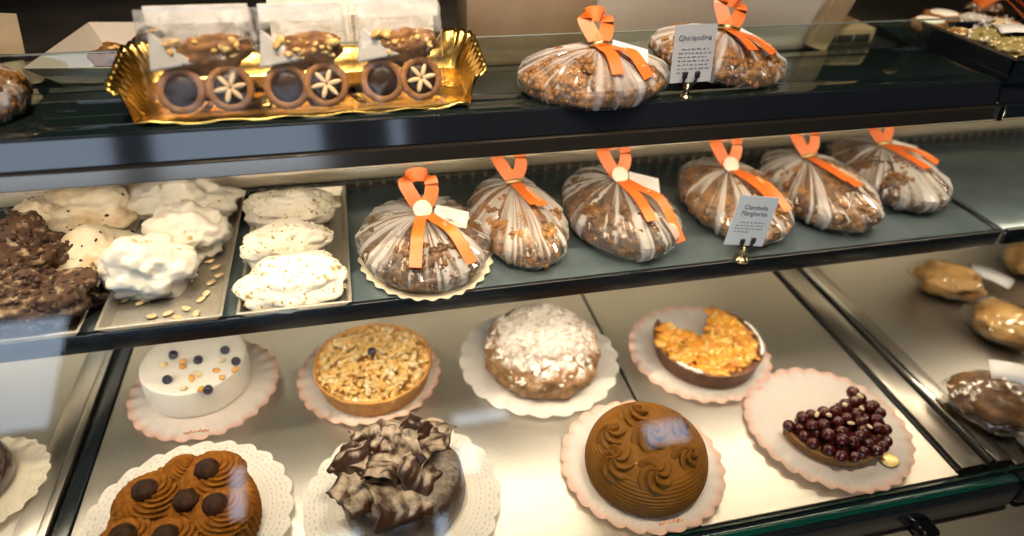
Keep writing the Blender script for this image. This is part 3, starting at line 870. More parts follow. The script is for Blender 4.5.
def lump(name, px, py, rad, mat, label, cat, group, seed, h0=.0, amp=.3, freq=1.7, rot=0, sub=5, ridge=.12, extra=None, tilt=(0, 0)):
    p = at(px, py, SB + rad[2] * .7 + h0)
    base = SB + h0
    r = empty(name, (p.x, p.y, base), (0, 0, 0), label, cat, group)
    rad = tuple(q * 1.12 for q in rad)
    mb = blob(MB(), (0, 0, rad[2] * .62), rad, sub, amp * 1.1, freq * .85, seed, 6, (tilt[0], tilt[1], rot), .0, ridge * .3)
    o = mb.build('meringue_body' if 'meringue' in name else 'slice_body', mat, r)
    if extra:
        n, size, em, nm = extra
        pr = random.Random(seed); pv = o.data.vertices
        idx = [v.index for v in pv if v.normal.z > .15]
        sp = [(pv[i].co.copy(), pv[i].normal.copy()) for i in pr.sample(idx, n)]
        q = bits(MB(), sp, size, 1, seed, .5).build(nm, em, r); q['kind'] = 'stuff'
    return r
G1 = 'toasted and cocoa meringues'
lump('meringue', 88, 214, (.052, .044, .030), mercream_m, 'toasted cream meringue at the back of the leftmost tray', 'meringue', G1, 1, extra=(22, .0022, chocbit_m, 'chocolate_chips'))
lump('meringue', 92, 254, (.044, .040, .024), mercream_m, 'toasted cream meringue with chocolate chips nearer the front, leftmost tray', 'meringue', G1, 2, extra=(26, .0022, chocbit_m, 'chocolate_chips'))
lump('meringue', 46, 226, (.030, .032, .030), mercream_m, 'small toasted meringue left of the back one, leftmost tray', 'meringue', G1, 9, extra=(24, .0022, chocbit_m, 'chocolate_chips'))
lump('cocoa_meringue', 18, 258, (.050, .042, .034), mercoc_m, 'cocoa covered meringue at the left edge, upper of two', 'meringue', G1, 3, amp=.35, ridge=.2, extra=(260, .0034, chocbit_m, 'cocoa_crumbs'))
lump('cocoa_meringue', 34, 300, (.056, .032, .028), mercoc_m, 'cocoa covered meringue at the left edge, lower of two', 'meringue', G1, 4, amp=.35, ridge=.2, extra=(260, .0034, chocbit_m, 'cocoa_crumbs'))
G2 = 'white meringues'
lump('white_meringue', 183, 202, (.056, .036, .030), mer_m, 'white meringue at the back of the almond-strewn tray', 'meringue', G2, 5, amp=.34, ridge=.16, extra=(10, .0030, almond_m, 'almond_flecks'))
lump('white_meringue', 186, 234, (.044, .040, .034), mer_m, 'white meringue in the middle of the almond-strewn tray', 'meringue', G2, 6, amp=.34, ridge=.16, extra=(8, .0032, almond_m, 'almond_flecks'))
lump('white_meringue', 150, 268, (.042, .038, .034), mer_m, 'white meringue at the front of the almond-strewn tray', 'meringue', G2, 7, amp=.30, ridge=.10, extra=(8, .004, almond_m, 'almond_flecks'))
rr = random.Random(31)
for k, (px, py) in enumerate(((152, 317), (168, 314), (186, 309), (201, 300), (211, 283), (216, 268), (214, 254), (196, 314), (141, 303), (206, 294), (219, 276), (126, 300), (210, 262), (178, 318))):
    p = at(px, py, SB)
    o = blob(MB(), (0, 0, 0), (.0062, .0042, .0011), 2, .2, 1.2, k).build('almond_flake', almond_m, loc=(p.x, p.y, SB + .0011), rot=(0, 0, rr.uniform(0, 6)))
    tag(o, 'loose almond flake lying on tray floor before white meringue', 'almond flake', 'loose almond flakes')
G3 = 'nougat slices'
lump('nougat_slice', 292, 208, (.052, .030, .022), nougat_m, 'pale nougat slice at the back of its tray', 'nougat', G3, 8, amp=.2, ridge=.1, freq=2.0, h0=.004, extra=(80, .0016, pist_m, 'pistachio_crumbs'))
lump('nougat_slice', 286, 244, (.048, .030, .020), nougat_m, 'pale nougat slice in the middle, leaning on the front one', 'nougat', G3, 11, amp=.22, ridge=.1, freq=2.0, rot=.3, h0=.004, extra=(90, .0016, pist_m, 'pistachio_crumbs'), tilt=(.25, 0))
lump('nougat_slice', 294, 282, (.054, .036, .018), nougat_m, 'broad nougat slice at the front with green crumbs', 'nougat', G3, 12, amp=.2, ridge=.1, freq=2.0, rot=.15, extra=(140, .0017, pist_m, 'pistachio_crumbs'), tilt=(.2, 0))

# ------------------------------------------------------------------ cakes wrapped in cellophane with an orange bow
def wrapped_cake(loc, rx, ry, h, yaw, label, group, seed, mat=loaf_m, board=False, tilt=(0, 0), knot=(0, .012), tails=((-.012, -.052), (.030, -.050)), card=True, seal=True, loop=1.0, lean=(0, 0)):
    r = empty('wrapped_cake', loc, (tilt[0], tilt[1], yaw), label, 'wrapped cake', group)
    rr = random.Random(seed)
    z0 = .002
    if board:
        v_, f_ = lathe([(1.02, .0), (1.06, .0012), (1.10, .0030), (1.09, .0036), (1.02, .0022), (.02, .0018)], 200, lambda th, i, q, z: (q * (1 + (.022 * math.cos(th * 30) if q > 1.03 else 0)), z))
        MB().add([(x * rx, y * ry, z) for x, y, z in v_], f_).build('scalloped_board', M('cream_board', (.86, .76, .58), .5), r)
        z0 = .0035
    # nut-covered mound
    prof = [(.80, 0), (.94, .06), (1.0, .25), (.97, .48), (.86, .72), (.66, .88), (.40, .97), (.02, 1.0)]
    prof = [(p.x, p.z) for p in catmull([V((a, 0, b)) for a, b in prof], 5)]
    vs, fs = lathe(prof, 90)
    out = []
    for (x, y, z) in vs:
        q = V((x * rx, y * ry, z * h)) * 95 + V((seed, seed * 2, 0))
        k = 1 + .07 * noise.fractal(q * .35, 1, 2, 3) + .10 * (abs(noise.noise(q)) - .25)
        out.append((x * rx * k, y * ry * k, z0 + z * h * (1 + (k - 1) * 1.2)))
    body = MB().add(out, fs).build('nut_cake', mat, r)
    pv = body.data.vertices; idx = [v.index for v in pv if v.normal.z > -.2 and v.co.z > z0 + .004]
    o = bits(MB(), [(pv[i].co.copy(), pv[i].normal.copy()) for i in rr.sample(idx, 700)], .0042, 1, seed, .8).build('nut_pieces', loaf2_m if seed % 3 == 0 else mat, r)
    o['kind'] = 'stuff'
    # cellophane gathered to a knot on top
    K = V((knot[0], knot[1], z0 + h * 1.06 + .003))
    nth, ns = 120, 12
    vs, fs, cr = [], [], []
    prim = [rr.random() for _ in range(nth)]
    for s in range(ns + 1):
        t = s / ns
        for j in range(nth):
            th = 2 * PI * j / nth
            cs, sn = math.cos(th), math.sin(th)
            rim = V((rx * 1.05 * cs, ry * 1.05 * sn, z0 + h * .18))
            pl = noise.noise(V((cs * 2.6, sn * 2.6, seed + t * 1.0))) + .5 * noise.noise(V((cs * 7, sn * 7, seed + 5 + t * 1.3))) + .35 * noise.noise(V((cs * 16, sn * 16, seed + 9 + t)))
            sh = V((rx * (1.02 + .05) * cs, ry * 1.07 * sn, z0 + h * .62))
            if t < .62:
                q = t / .62
                p = K.lerp(sh, q); p.z += math.sin(q * PI) * h * .17
                # keep outside of the mound
                e = math.hypot(p.x / rx, p.y / ry)
                zm = z0 + h * 1.03 * max(0, 1 - max(0, e) ** 3.2) ** .5
                p.z = max(p.z, zm + .003)
            elif t < .93:
                q = (t - .62) / .31
                p = sh.lerp(rim, q)
                p += V((cs * rx, sn * ry, 0)) * .03 * math.sin(q * PI)
            else:
                p = V((rx * .95 * cs, ry * .95 * sn, z0 - .0012 + .0005))
            amp = .0055 * min(1, t * 3 + .15) * (0 if t > .93 else 1)
            d = V((cs, sn, .6)).normalized()
            p = p + d * amp * (pl - .1) + d * amp * .5 * (rr.random() - .5)
            p.z = max(p.z, .0006)
            vs.append(p)
            c_ = .42 + 1.0 * noise.noise(V((cs * 3.4, sn * 3.4, seed + t * .9))) + .95 * noise.noise(V((cs * 15, sn * 15, seed + 3 + t * .7)))
            c_ += .62 * max(0, 1 - t * 1.15)  # whiter towards the knot and in streaks: glare put into the film colour
            cr.append(c_)
    for s in range(ns):
        for j in range(nth): fs.append((s * nth + j, s * nth + (j + 1) % nth, (s + 1) * nth + (j + 1) % nth, (s + 1) * nth + j))
    mb = MB().add(vs, fs)
    mb.build('cellophane', cello_m, r, smooth=False, attrs={'crease_glare': cr})
    # ribbon: one standing loop, two tails
    K2 = K + V((0, 0, .003))
    X, Zv = V((1, 0, 0)), V((0, .5, .85))
    L = loop; lx, ly = lean
    mb = MB()
    strip(mb, [K2, K2 + V((-.009, .012, .014)) * L, K2 + V((-.015, .025, .029)) * L, K2 + V((.000, .031, .034)) * L, K2 + V((.015, .024, .030)) * L, K2 + V((.014, .012, .014)) * L, K2],
          [X, V((1, .1, .25)), V((.8, .3, .5)), Zv, V((.8, -.3, -.5)) * -1 + V((0, 0, .0)), V((1, -.1, -.25)), X], .017)
    for (tx, ty) in tails:
        e = math.hypot(tx / rx, ty / ry)
        pts = [K2]; ws = [X]
        for q in (.3, .65, 1.0):
            x, y = K.x + (tx - K.x) * q, K.y + (ty - K.y) * q
            ee = math.hypot(x / (rx * 1.1), y / (ry * 1.1))
            zz = z0 + h * 1.08 * max(0.04, 1 - ee ** 3) ** .5 + .009 + .004 * math.sin(q * PI)
            pts.append(V((x, y, min(zz, K2.z + .001))))
            ws.append(V((1, (tx - K.x) * 6, .0)))
        strip(mb, pts, ws, .0142)
    rb = mb.build('ribbon', ribbon_m, r)
    rb.data.set_sharp_from_angle(angle=math.radians(50))
    if card:
        cm = MB(); bev_box(cm, (-.021, -.015, 0), (.021, .015, .0005), 0)
        cm.build('label_card', card_m, r, loc=K + V((.033, -.014, -.002)), rot=(.20, .22, -.30), smooth=False)
        lm = MB()
        for q in range(3): bev_box(lm, (-.014, .006 - q * .006, .0006), (.012 - q * .004, .0068 - q * .006, .0008), 0)
        lm.build('card_print', ink_m if False else M('faint_print', (.62, .50, .40), .7), r, loc=K + V((.033, -.014, -.002)), rot=(.20, .22, -.30), smooth=False)
    if seal:
        v_, f_ = lathe([(.0112, 0), (.0115, .001), (.0105, .0018), (.0005, .002)], 28, lambda th, i, q, z: (q * (1 + .03 * math.cos(th * 16)), z))
        MB().add(v_, f_).build('round_seal', seal_m, r, loc=K + V((0, -.006, .0085)), rot=(.75, 0, 0))
    else:
        tm = MB(); tube(tm, [K2 + V((-.012, -.002, .001)), K2 + V((0, -.006, .004)), K2 + V((.012, -.002, .001))], .003, 8)
        tm.build('gold_tie', goldtag_m, r)
    # pale lettering woven along the longer tail
    (tx, ty) = tails[-1]
    a = K.lerp(V((tx, ty, K.z)), .45); b_ = K.lerp(V((tx, ty, K.z)), .95)
    ang = math.atan2(b_.y - a.y, b_.x - a.x)
    ee = lambda p: z0 + h * 1.08 * max(.04, 1 - math.hypot(p.x / (rx * 1.1), p.y / (ry * 1.1)) ** 3) ** .5 + .0105
    za, zb = ee(a), ee(b_)
    sl = math.atan2(zb - za, (b_ - a).to_2d().length)
    M3 = Euler((0, 0, ang)).to_matrix() @ Euler((0, -sl, 0)).to_matrix()
    letters(r, 'ribbon_print', 'NDOLETT', print_m, V((a.x, a.y, za)) + M3 @ V((0, -.003, .0012)), M3.to_euler(), .0075, 'LEFT')
    return r
GW = 'ribboned cakes on the middle shelf'
def on_mid(px, py): p = at(px, py, MZ + .02); return (p.x, p.y, MZ + .0006)
wrapped_cake(on_mid(425, 241), .075, .090, .044, .05, 'ribboned cake on scalloped cream board, leftmost in the middle row', GW, 41, board=True, tails=((-.024, -.082), (.042, -.078)))
wrapped_cake(on_mid(517, 221), .055, .092, .048, .12, 'wrapped cake with bunched film corner, second from left in the middle row', GW, 42, mat=loaf2_m, card=False, tails=((.012, -.03), (.02, -.036)), knot=(.006, .034), seal=False)
wrapped_cake(on_mid(619, 212), .068, .098, .050, .05, 'ribboned cake with lettered tail and card, third in the middle row', GW, 43, tails=((.006, -.080), (.046, -.090)), knot=(.002, .022))
wrapped_cake(on_mid(733, 198), .066, .100, .047, -.06, 'ribboned cake behind the small upright price card, middle row', GW, 44, mat=loaf2_m, card=False, knot=(-.006, .022), tails=((.018, -.070), (.038, -.076)))
wrapped_cake(on_mid(817, 189), .066, .100, .047, .0, 'ribboned cake second from right in the middle row', GW, 45, card=False, knot=(-.008, .030), tails=((.004, -.050), (.012, -.062)), seal=False)
wrapped_cake(on_mid(886, 173), .066, .096, .047, .0, 'ribboned cake at the right end of the middle row', GW, 46, knot=(-.004, .022), tails=((.008, -.060), (.050, -.034)), seal=False)
GT = 'ribboned cakes on the upper shelf'
def on_top(px, py, z=.02): p = at(px, py, TZ + z); return (p.x, p.y, TZ + .0006)
wrapped_cake(on_top(593, 76), .081, .060, .042, .0, 'ribboned pale nut cake lying flat on the upper shelf', GT, 47, mat=loaf2_m, knot=(.006, .008), tails=((.008, -.055), (.046, -.050)), seal=False, loop=.8)
p = on_top(714, 62)
wrapped_cake((p[0], p[1], p[2] + .012), .080, .060, .036, -.22, 'ribboned nut cake leaning against the other, behind the upper price card', GT, 48, mat=loaf2_m, tilt=(.05, .17), knot=(.002, .010), tails=((.022, -.042), (.052, -.030)), seal=False, loop=.8)

# price cards in little clip stands
def clip_card(foot, corners, z, label_c, label_s, mat, title, group_bits):
    b = at(*foot, z)
    r = empty('card_clip', (b.x, b.y, z + .0004), label=label_s, cat='card clip')
    v_, f_ = lathe([(.0095, 0), (.0095, .002), (.007, .004), (.0035, .006), (.003, .011), (.0055, .014), (.0035, .017), (.0015, .019), (.0005, .0195)], 28)
    MB().add(v_, f_).build('turned_foot', brass_m, r)
    tl, tr, bl, br = [at(px, py, y=b.y) for px, py in corners]
    w = ((tr - tl).length + (br - bl).length) / 2; h = ((tl - bl).length + (tr - br).length) / 2
    ctr = (tl + tr + bl + br) / 4
    roll = math.atan2((tr - tl).z + (br - bl).z, (tr - tl).x + (br - bl).x)
    jm = MB()
    for s in (-1, 1):
        tube(jm, [(0, .0, .016), (s * .006, -.001, .019), (s * .0075, -.003, .024), (s * .0075, -.003, .032)], .0016, 8)
        bev_box(jm, (s * .0075 - .003, -.0052, .026), (s * .0075 + .003, -.0022, .034), .001)
    jm.build('clip_jaws', M('black_clip', (.02, .018, .018), .35), r)
    q = empty('price_card', (ctr.x, b.y, ctr.z - h / 2), (-.12, -roll, 0), label_c, 'price card')
    box('card', (-w / 2, -.0004, 0), (w / 2, .0004, h), mat, q, 0)
    n0 = h * .78
    for i, t in enumerate(title):
        letters(q, 'title', t, ink_m, (0.0, -.0007, n0 - i * .008 - .003), (PI / 2, 0, 0), .0085)
    lm = MB(); rr = random.Random(len(label_c))
    for i in range(group_bits):
        x = -w * .36 + (0.003 if i == 0 else 0); z_ = n0 - len(title) * .008 - .005 - i * .0042
        while x < w * .36:
            l = rr.uniform(.002, .006)
            if i == group_bits - 1 and x > -.002: break
            for c_ in range(int(l / .0009)):
                hh = rr.choice((.0011, .0011, .0018))
                bev_box(lm, (x + c_ * .0009, -.0007, z_), (x + c_ * .0009 + .0006, -.0005, z_ + hh), 0)
            x += l + .0014
    lm.build('small_print', ink_m, q, smooth=False)
clip_card((685, 100), ((677, 27), (719, 25), (671, 83), (712, 81)), TZ, 'grey price card with title and small text, upper shelf', 'tiny brass clip stand holding the upper price card', M('shaded_card', (.46, .46, .47), .7), ['Ghirlandina'], 7)  # card colour darkened to stand in for shade on its face
clip_card((741, 260), ((734, 199), (773, 200), (725, 243), (764, 247)), MZ, 'pale blue price card with two title lines, middle shelf', 'tiny brass clip stand holding the lower price card', bluecard_m, ['Ciambella', 'Margherita'], 4)
tc_ = at(-4, 62, TZ)
q = empty('price_card', (tc_.x - .01, tc_.y + .03, TZ + .0005), (-.15, .12, .2), 'plain tan card at the upper left edge', 'price card')
box('card', (-.03, -.0004, 0), (.03, .0004, .048), M('tan_card', (.50, .38, .24), .6), q, 0)

# ------------------------------------------------------------------ gold tray with three cookie bags
gz = TZ + .0006
A, B = at(118, 128, gz), at(486, 104, gz)
gx0, gx1 = A.x, B.x; gy0, gy1 = .682, .794
gr = empty('gold_tray', ((gx0 + gx1) / 2, (gy0 + gy1) / 2, gz), label='shiny gold cardboard tray with crimped flared edges', cat='tray')
gr.rotation_euler.x = .16; gr.location.z = gz + .0095
mb = MB(); vs, fs = [], []
W, Dp = (gx1 - gx0) / 2, (gy1 - gy0) / 2
def rrect(w, d, rad, n=18, side=30):
    pts = []
    cs = [(w - rad, d - rad, 0), (-(w - rad), d - rad, 1), (-(w - rad), -(d - rad), 2), (w - rad, -(d - rad), 3)]
    for k, (cx, cy, q) in enumerate(cs):
        for i in range(n + 1):
            a = q * PI / 2 + i / n * PI / 2
            pts.append((cx + rad * math.cos(a), cy + rad * math.sin(a)))
        nx, ny, q2 = cs[(k + 1) % 4]
        a = (q + 1) * PI / 2; p0 = pts[-1]; p1 = (nx + rad * math.cos(a), ny + rad * math.sin(a))
        for i in range(1, side): pts.append((p0[0] + (p1[0] - p0[0]) * i / side, p0[1] + (p1[1] - p0[1]) * i / side))
    return pts
rings = []
for (ins, z, cr_) in ((.045, .0012, 0), (.022, .0012, 0), (.019, .0018, .1), (.014, .011, .12), (.004, .0215, .8), (0, .0230, 1), (.0006, .0222, 1)):
    P = rrect(W - ins, Dp - ins, max(.006, .022 - ins * .5))
    k = len(P)
    for j, (x, y) in enumerate(P):
        back = .22 if y < -Dp * .6 and abs(x) < W * .90 else 1.0
        side = 1.7 if abs(x) > W * .8 else 1
        zz = z * (back if z > .002 else 1) * (side if z > .004 else 1) + cr_ * .0016 * math.sin(j * 1.15) + cr_ * .001 * noise.noise(V((x * 60, y * 60, 1)))
        vs.append((x, y, zz))
    rings.append(k)
k = rings[0]
for i in range(len(rings) - 1):
    for j in range(k): fs.append((i * k + j, i * k + (j + 1) % k, (i + 1) * k + (j + 1) % k, (i + 1) * k + j))
fs.append(list(range(k)))
mb.add(vs, fs); o = mb.build('gold_card', gold_m, gr); md = o.modifiers.new('s', 'SOLIDIFY'); md.thickness = .0008

def jam_tart(parent, loc, rot, R=.023, top='jam'):
    v_, f_ = lathe([(R * .75, 0), (R * .95, .002), (R, .008), (R * .93, .0105), (R * .72, .0100), (R * .66, .0075), (.001, .0075)], 56, lambda th, i, q, z: (q * (1 + (.03 * math.cos(th * 18) if i in (1, 2, 3) else 0)), z))
    o = MB().add(v_, f_).build('round_cookie', pastry_m, parent, loc=loc, rot=rot)
    v_, f_ = lathe([(R * .70, .0073), (R * .66, .0098), (R * .4, .0112), (.001, .0116)], 40)
    MB().add(v_, f_).build('jam_centre', jam_m, o)
    if top == 'almond':
        for k in range(6):
            a = k * PI / 3 + .3
            blob(MB(), (0, 0, 0), (.0075, .0026, .0018), 2, .15, 1, k).build('almond_half', almond_m, o, loc=(R * .36 * math.cos(a), R * .36 * math.sin(a), .0118), rot=(0, 0, a))
    return o
def cookie_bag(x, y, w, h, d, label, seed, lefttop='jam', righttop='almond', yaw=0):
    r = empty('cookie_bag', (x, y, gz + .0095), (-.10, 0, yaw), label, 'cookie bag', 'cookie bags on the gold tray')
    rr = random.Random(seed)
    # film: a pillow that is box-like below and flat at the top
    vs, fs, cr = [], [], []
    nz, nu = 26, 72
    for i in range(nz + 1):
        t = i / nz
        dd = d * (1 - max(0, (t - .45) / .55) ** 1.3) * (.9 + .1 * math.sin(min(1, t * 4) * PI / 2)) + .0008
        ww = w * (1 - .05 * max(0, (t - .5)))
        for j in range(nu):
            a = 2 * PI * j / nu
            cx, sy = math.cos(a), math.sin(a)
            ex = math.copysign(abs(cx) ** .45, cx) * ww / 2; ey = math.copysign(abs(sy) ** .45, sy) * dd / 2
            wr = noise.noise(V((ex * 60, t * 6, seed + (9 if ey > 0 else 0)))) + .5 * noise.noise(V((ex * 160, t * 14, seed + 4)))
            q = .0022 * wr * min(1, t * 5)
            yy = ey + (q if ey > 0 else -q) * (1 if t < .93 else .2) + .25 * d * t
            vs.append((ex + .0012 * wr * min(1, t * 5), yy, t * h))
            cr.append(.42 + .75 * wr + (.55 if t > .70 else 0) + (.2 if abs(cx) > .9 else 0))
    for i in range(nz):
        for j in range(nu): fs.append((i * nu + j, i * nu + (j + 1) % nu, (i + 1) * nu + (j + 1) % nu, (i + 1) * nu + j))
    fs.append(list(range(nu))[::-1])
    MB().add(vs, fs).build('clear_bag', bag_m, r, smooth=True, attrs={'crease_glare': cr})
    hm = MB()
    bev_box(hm, (-w * .40, .25 * d * 1 - .0016, h * .86), (w * .47, .25 * d + .0016, h + .003), .0005)
    hm.build('sealed_top', header_m, r, smooth=False)
    # contents
    tl = (PI / 2 - .35, 0, 0)
    jam_tart(r, (-w * .20, -d * .06, .0235), tl, .0225, lefttop)
    jam_tart(r, (w * .21, -d * .04, .0235), (PI / 2 - .35, .15, .1), .0225, righttop)
    blob(MB(), (0, 0, 0), (w * .37, d * .30, .021), 4, .25, 2.2, seed, 5).build('nut_cookie', pastry_m, r, loc=(w * .07, .004, .056), rot=(.5, -.15, 0))
    o = bits(MB(), [(V((w * .06 + rr.uniform(-.3, .3) * w, -.004 + rr.uniform(-.006, .006), .060 + rr.uniform(-.006, .012))), V((0, -.6, .8))) for _ in range(60)], .0042, 1, seed, .6).build('nut_pieces', nut_m, r); o['kind'] = 'stuff'
    wm = MB(); P = [(-.019, 0, -.002), (.024, 0, .004), (-.014, 0, .034)]
    vs = [(x_, y_, z_) for y_ in (-.007, .007) for (x_, _, z_) in P]
    wm.add(vs, [(0, 1, 2), (5, 4, 3), (0, 3, 4, 1), (1, 4, 5, 2), (2, 5, 3, 0)])
    o = wm.build('speckled_wedge', speck_m, r, loc=(-w * .24, -d * .10, .046), smooth=False, rot=(-.2, 0, 0))
    md = o.modifiers.new('b', 'BEVEL'); md.width = .002; md.segments = 2
    return r
def bag_at(x0, x1, yb, yt, **k):
    a, b = at(x0, yb, gz + .004), at(x1, yb, gz + .004)
    return (a.x + b.x) / 2, (a.y + b.y) / 2 + .022, (b.x - a.x)
for (x0, x1, yb, lab, sd, lt_, rt_, hh) in ((158, 262, 127, 'clear cookie bag at the left of the gold tray', 51, 'jam', 'almond', .098),
                                   (268, 352, 122, 'clear cookie bag in the middle of the gold tray', 52, 'jam', 'almond', .098),
                                   (362, 446, 115, 'clear cookie bag at the right of the gold tray', 53, 'plain', 'almond', .098)):
    x, y, w = bag_at(x0, x1, yb, 0)
    cookie_bag(x, y, w * 1.09, hh, .042, lab, sd, lt_, rt_)

# ------------------------------------------------------------------ breads in clear bags, right bay
def bagged_bread(px, py, rad, yaw, label, seed, mat, z=.0, group='bagged breads in the right bay', tilt=0):
    p = at(px, py, z + rad[2])
    r = empty('bagged_bread', (p.x, p.y, z + .0006), (0, 0, yaw), label, 'bagged bread', group)
    blob(MB(), (0, 0, rad[2] * .96), rad, 5, .26, 1.3, seed, 6, None, .001).build('loaf', mat, r)
    vs, fs = ico(4); out, cr = [], []
    for v in vs:
        n = noise.noise(v * 4 + V((seed, 0, 0))) + .5 * noise.noise(v * 9 + V((seed, 5, 0)))
        k = 1.12 + .09 * n
        e = 1 + .25 * max(0, abs(v.x) - .75) * 3
        q = V((v.x * rad[0] * k * e, v.y * rad[1] * k, rad[2] * .96 + v.z * rad[2] * (1.08 + .05 * n)))
        q.z = max(q.z, .0004); out.append(q); cr.append(.5 + .8 * n)  # white streaks in the bag film stand in for highlights
    MB().add(out, fs).build('clear_bag', breadbag_m, r, smooth=False, attrs={'crease_glare': cr})
    return r
bagged_bread(950, 280, (.052, .036, .027), -.75, 'pale bagged bread roll at the back left of the right bay', 61, bread_m)
bagged_bread(1008, 324, (.050, .040, .029), -.75, 'bagged bread roll in the middle, before the white paper slip', 62, bread_m)
bagged_bread(1040, 262, (.050, .036, .027), -.6, 'bagged bread roll right of the white paper slip', 63, bread_m)
bagged_bread(996, 402, (.052, .046, .031), -.6, 'dark bagged bread at the front of the right bay', 64, darkbread_m)
bagged_bread(1074, 444, (.050, .044, .028), -.5, 'darkest bagged bread at the lower right edge', 65, darkbread_m)
def slip(px, py, w, d, yaw, tilt, label, z):
    p = at(px, py, z)
    mb = MB(); n = 10
    vs = [(-w / 2 + w * i / n, -d / 2 + d * j, .004 * math.sin(i / n * PI)) for i in range(n + 1) for j in (0, 1)]
    mb.add(vs, [(2 * i, 2 * i + 2, 2 * i + 3, 2 * i + 1) for i in range(n)])
    o = mb.build('paper_slip', card_m, loc=(p.x, p.y, z), rot=(tilt, 0, yaw)); md = o.modifiers.new('s', 'SOLIDIFY'); md.thickness = .0004
    tag(o, label, 'paper slip', 'paper slips among the breads')
slip(989, 276, .07, .036, -1.0, 0, 'white paper slip between two bagged bread rolls', .036)
slip(1014, 374, .06, .034, -.55, .2, 'white paper slip on the dark bagged bread', .062)

# ------------------------------------------------------------------ tray of mixed pastries, upper right
pa, pb = at(926, 25, .445), at(1024, 61, .445)
dirv = (pb - pa); dirv.z = 0
yaw = math.atan2(dirv.y, dirv.x) + PI / 2
tr_ = empty('pastry_tray', (pa.x, pa.y, .415), (0, 0, 0), 'black tray with mixed pastries on the upper right', 'tray')
tw = .34
y0 = pa.y + .01
tl_ = y0 - .662
x0 = pa.x
tr_.location = (x0 + tw / 2, y0 - tl_ / 2, .4155)
skew = (pb.x - pa.x) / (pb.y - pa.y)
mb = MB()
bev_box(mb, (-tw / 2, -tl_ / 2, 0), (tw / 2, tl_ / 2, .012), .002)
for (a, b) in (((-tw / 2, -tl_ / 2), (-tw / 2 + .006, tl_ / 2)), ((tw / 2 - .006, -tl_ / 2), (tw / 2, tl_ / 2)), ((-tw / 2, -tl_ / 2), (tw / 2, -tl_ / 2 + .006)), ((-tw / 2, tl_ / 2 - .006), (tw / 2, tl_ / 2))):
    bev_box(mb, (*a, .01), (*b, .030), .0015)
mb.build('black_pan', blackrail_m, tr_, smooth=False)
rm = MB()
bev_box(rm, (-tw / 2 - .001, -tl_ / 2 - .001, .030), (-tw / 2 + .007, tl_ / 2, .0315), .0006); bev_box(rm, (-tw / 2, -tl_ / 2 - .001, .030), (tw / 2, -tl_ / 2 + .007, .0315), .0006)
rm.build('steel_rim', rail_m, tr_, smooth=False)
GP = 'pastries on the black tray'
PZ = .428
def pastry_spot(px, py, z=.445): p = at(px, py, z); return (p.x, p.y, PZ)
def ring_pastry(px, py, label, R=.030):
    r = empty('ring_pastry', pastry_spot(px, py), (0, 0, 0), label, 'pastry', GP)
    mb = MB(); vs, fs = [], []
    for i in range(40):
        a = i * 2 * PI / 40
        for j in range(14):
            b = j * 2 * PI / 14; q = .009 * (1 + .12 * noise.noise(V((math.cos(a) * 3, math.sin(a) * 3, b))))
            vs.append(((R - .009 + q * math.cos(b)) * math.cos(a), (R - .009 + q * math.cos(b)) * math.sin(a), .010 + q * math.sin(b)))
    for i in range(40):
        for j in range(14): fs.append((i * 14 + j, ((i + 1) % 40) * 14 + j, ((i + 1) % 40) * 14 + (j + 1) % 14, i * 14 + (j + 1) % 14))
    mb.add(vs, fs).build('pastry_ring', pastry_m, r)
    v_, f_ = lathe([(.012, .002), (.020, .006), (.022, .014), (.018, .020), (.001, .0215)], 30)
    MB().add(v_, f_).build('cream_filling', mer_m, r)
ring_pastry(944, 14, 'cream-filled ring pastry at the back of the black tray')
ring_pastry(930, 21, 'cream-filled ring pastry nearest the left rim of the black tray', .026)
def biscuit(px, py, rad, mat, label, seed, up=0, yaw=0):
    x, y, z = pastry_spot(px, py)
    r = empty('pastry_biscuit', (x, y, z + up), (0, 0, yaw), label, 'pastry', GP)
    b = blob(MB(), (0, 0, rad[2]), rad, 4, .22, 2.2, seed, 5, None, 0).build('biscuit_body', mat, r)
    rr = random.Random(seed); pv = b.data.vertices; idx = [v.index for v in pv if v.normal.z > .2]
    o = bits(MB(), [(pv[i].co.copy(), pv[i].normal.copy()) for i in rr.sample(idx, 40)], .0026, 1, seed, .6).build('sugar_grains', mer_m if seed % 2 else nutpale_m, r); o['kind'] = 'stuff'
biscuit(975, 18, (.028, .022, .012), speck_m, 'pale speckled pastry in the middle of the black tray', 71)
biscuit(962, 31, (.022, .018, .010), pastry_m, 'small brown pastry beside the left rim of the black tray', 72)
biscuit(988, 36, (.030, .024, .013), greencake_m, 'round olive biscuit in the middle of the black tray', 73)
biscuit(1014, 46, (.034, .024, .013), greencake_m, 'long olive biscuit at the right edge of the black tray', 74, yaw=.5)
biscuit(1004, 20, (.026, .020, .010), nutpale_m, 'pale almond pastry behind the olive biscuits', 75)
biscuit(1040, 52, (.022, .018, .011), pastry_m, 'brown pastry at the front corner of the black tray', 76)
biscuit(985, 6, (.028, .022, .012), pastry_m, 'brown pastry at the far side of the black tray', 77)
p = at(1012, 8, .46)
mb = MB()
strip(mb, [(-.05, .01, .03), (-.03, .0, .045), (-.005, -.01, .03), (.01, -.03, .012)], [(0, 1, .3)] * 4, .016)
strip(mb, [(-.045, .02, .03), (-.02, .02, .05), (.01, .01, .04), (.035, -.01, .012)], [(0, 1, .3)] * 4, .016)
strip(mb, [(-.02, .03, .03), (.0, .03, .045), (.03, .02, .03)], [(0, 1, .3)] * 3, .016)
tag(mb.build('ribbon_bow', ribbon_m, loc=(p.x, p.y, .432)), 'loose orange ribbon lying over the pastries at upper right', 'ribbon')
slip(1019, 31, .05, .03, -.5, .1, 'white paper slip on the pastries at the upper right', .456)

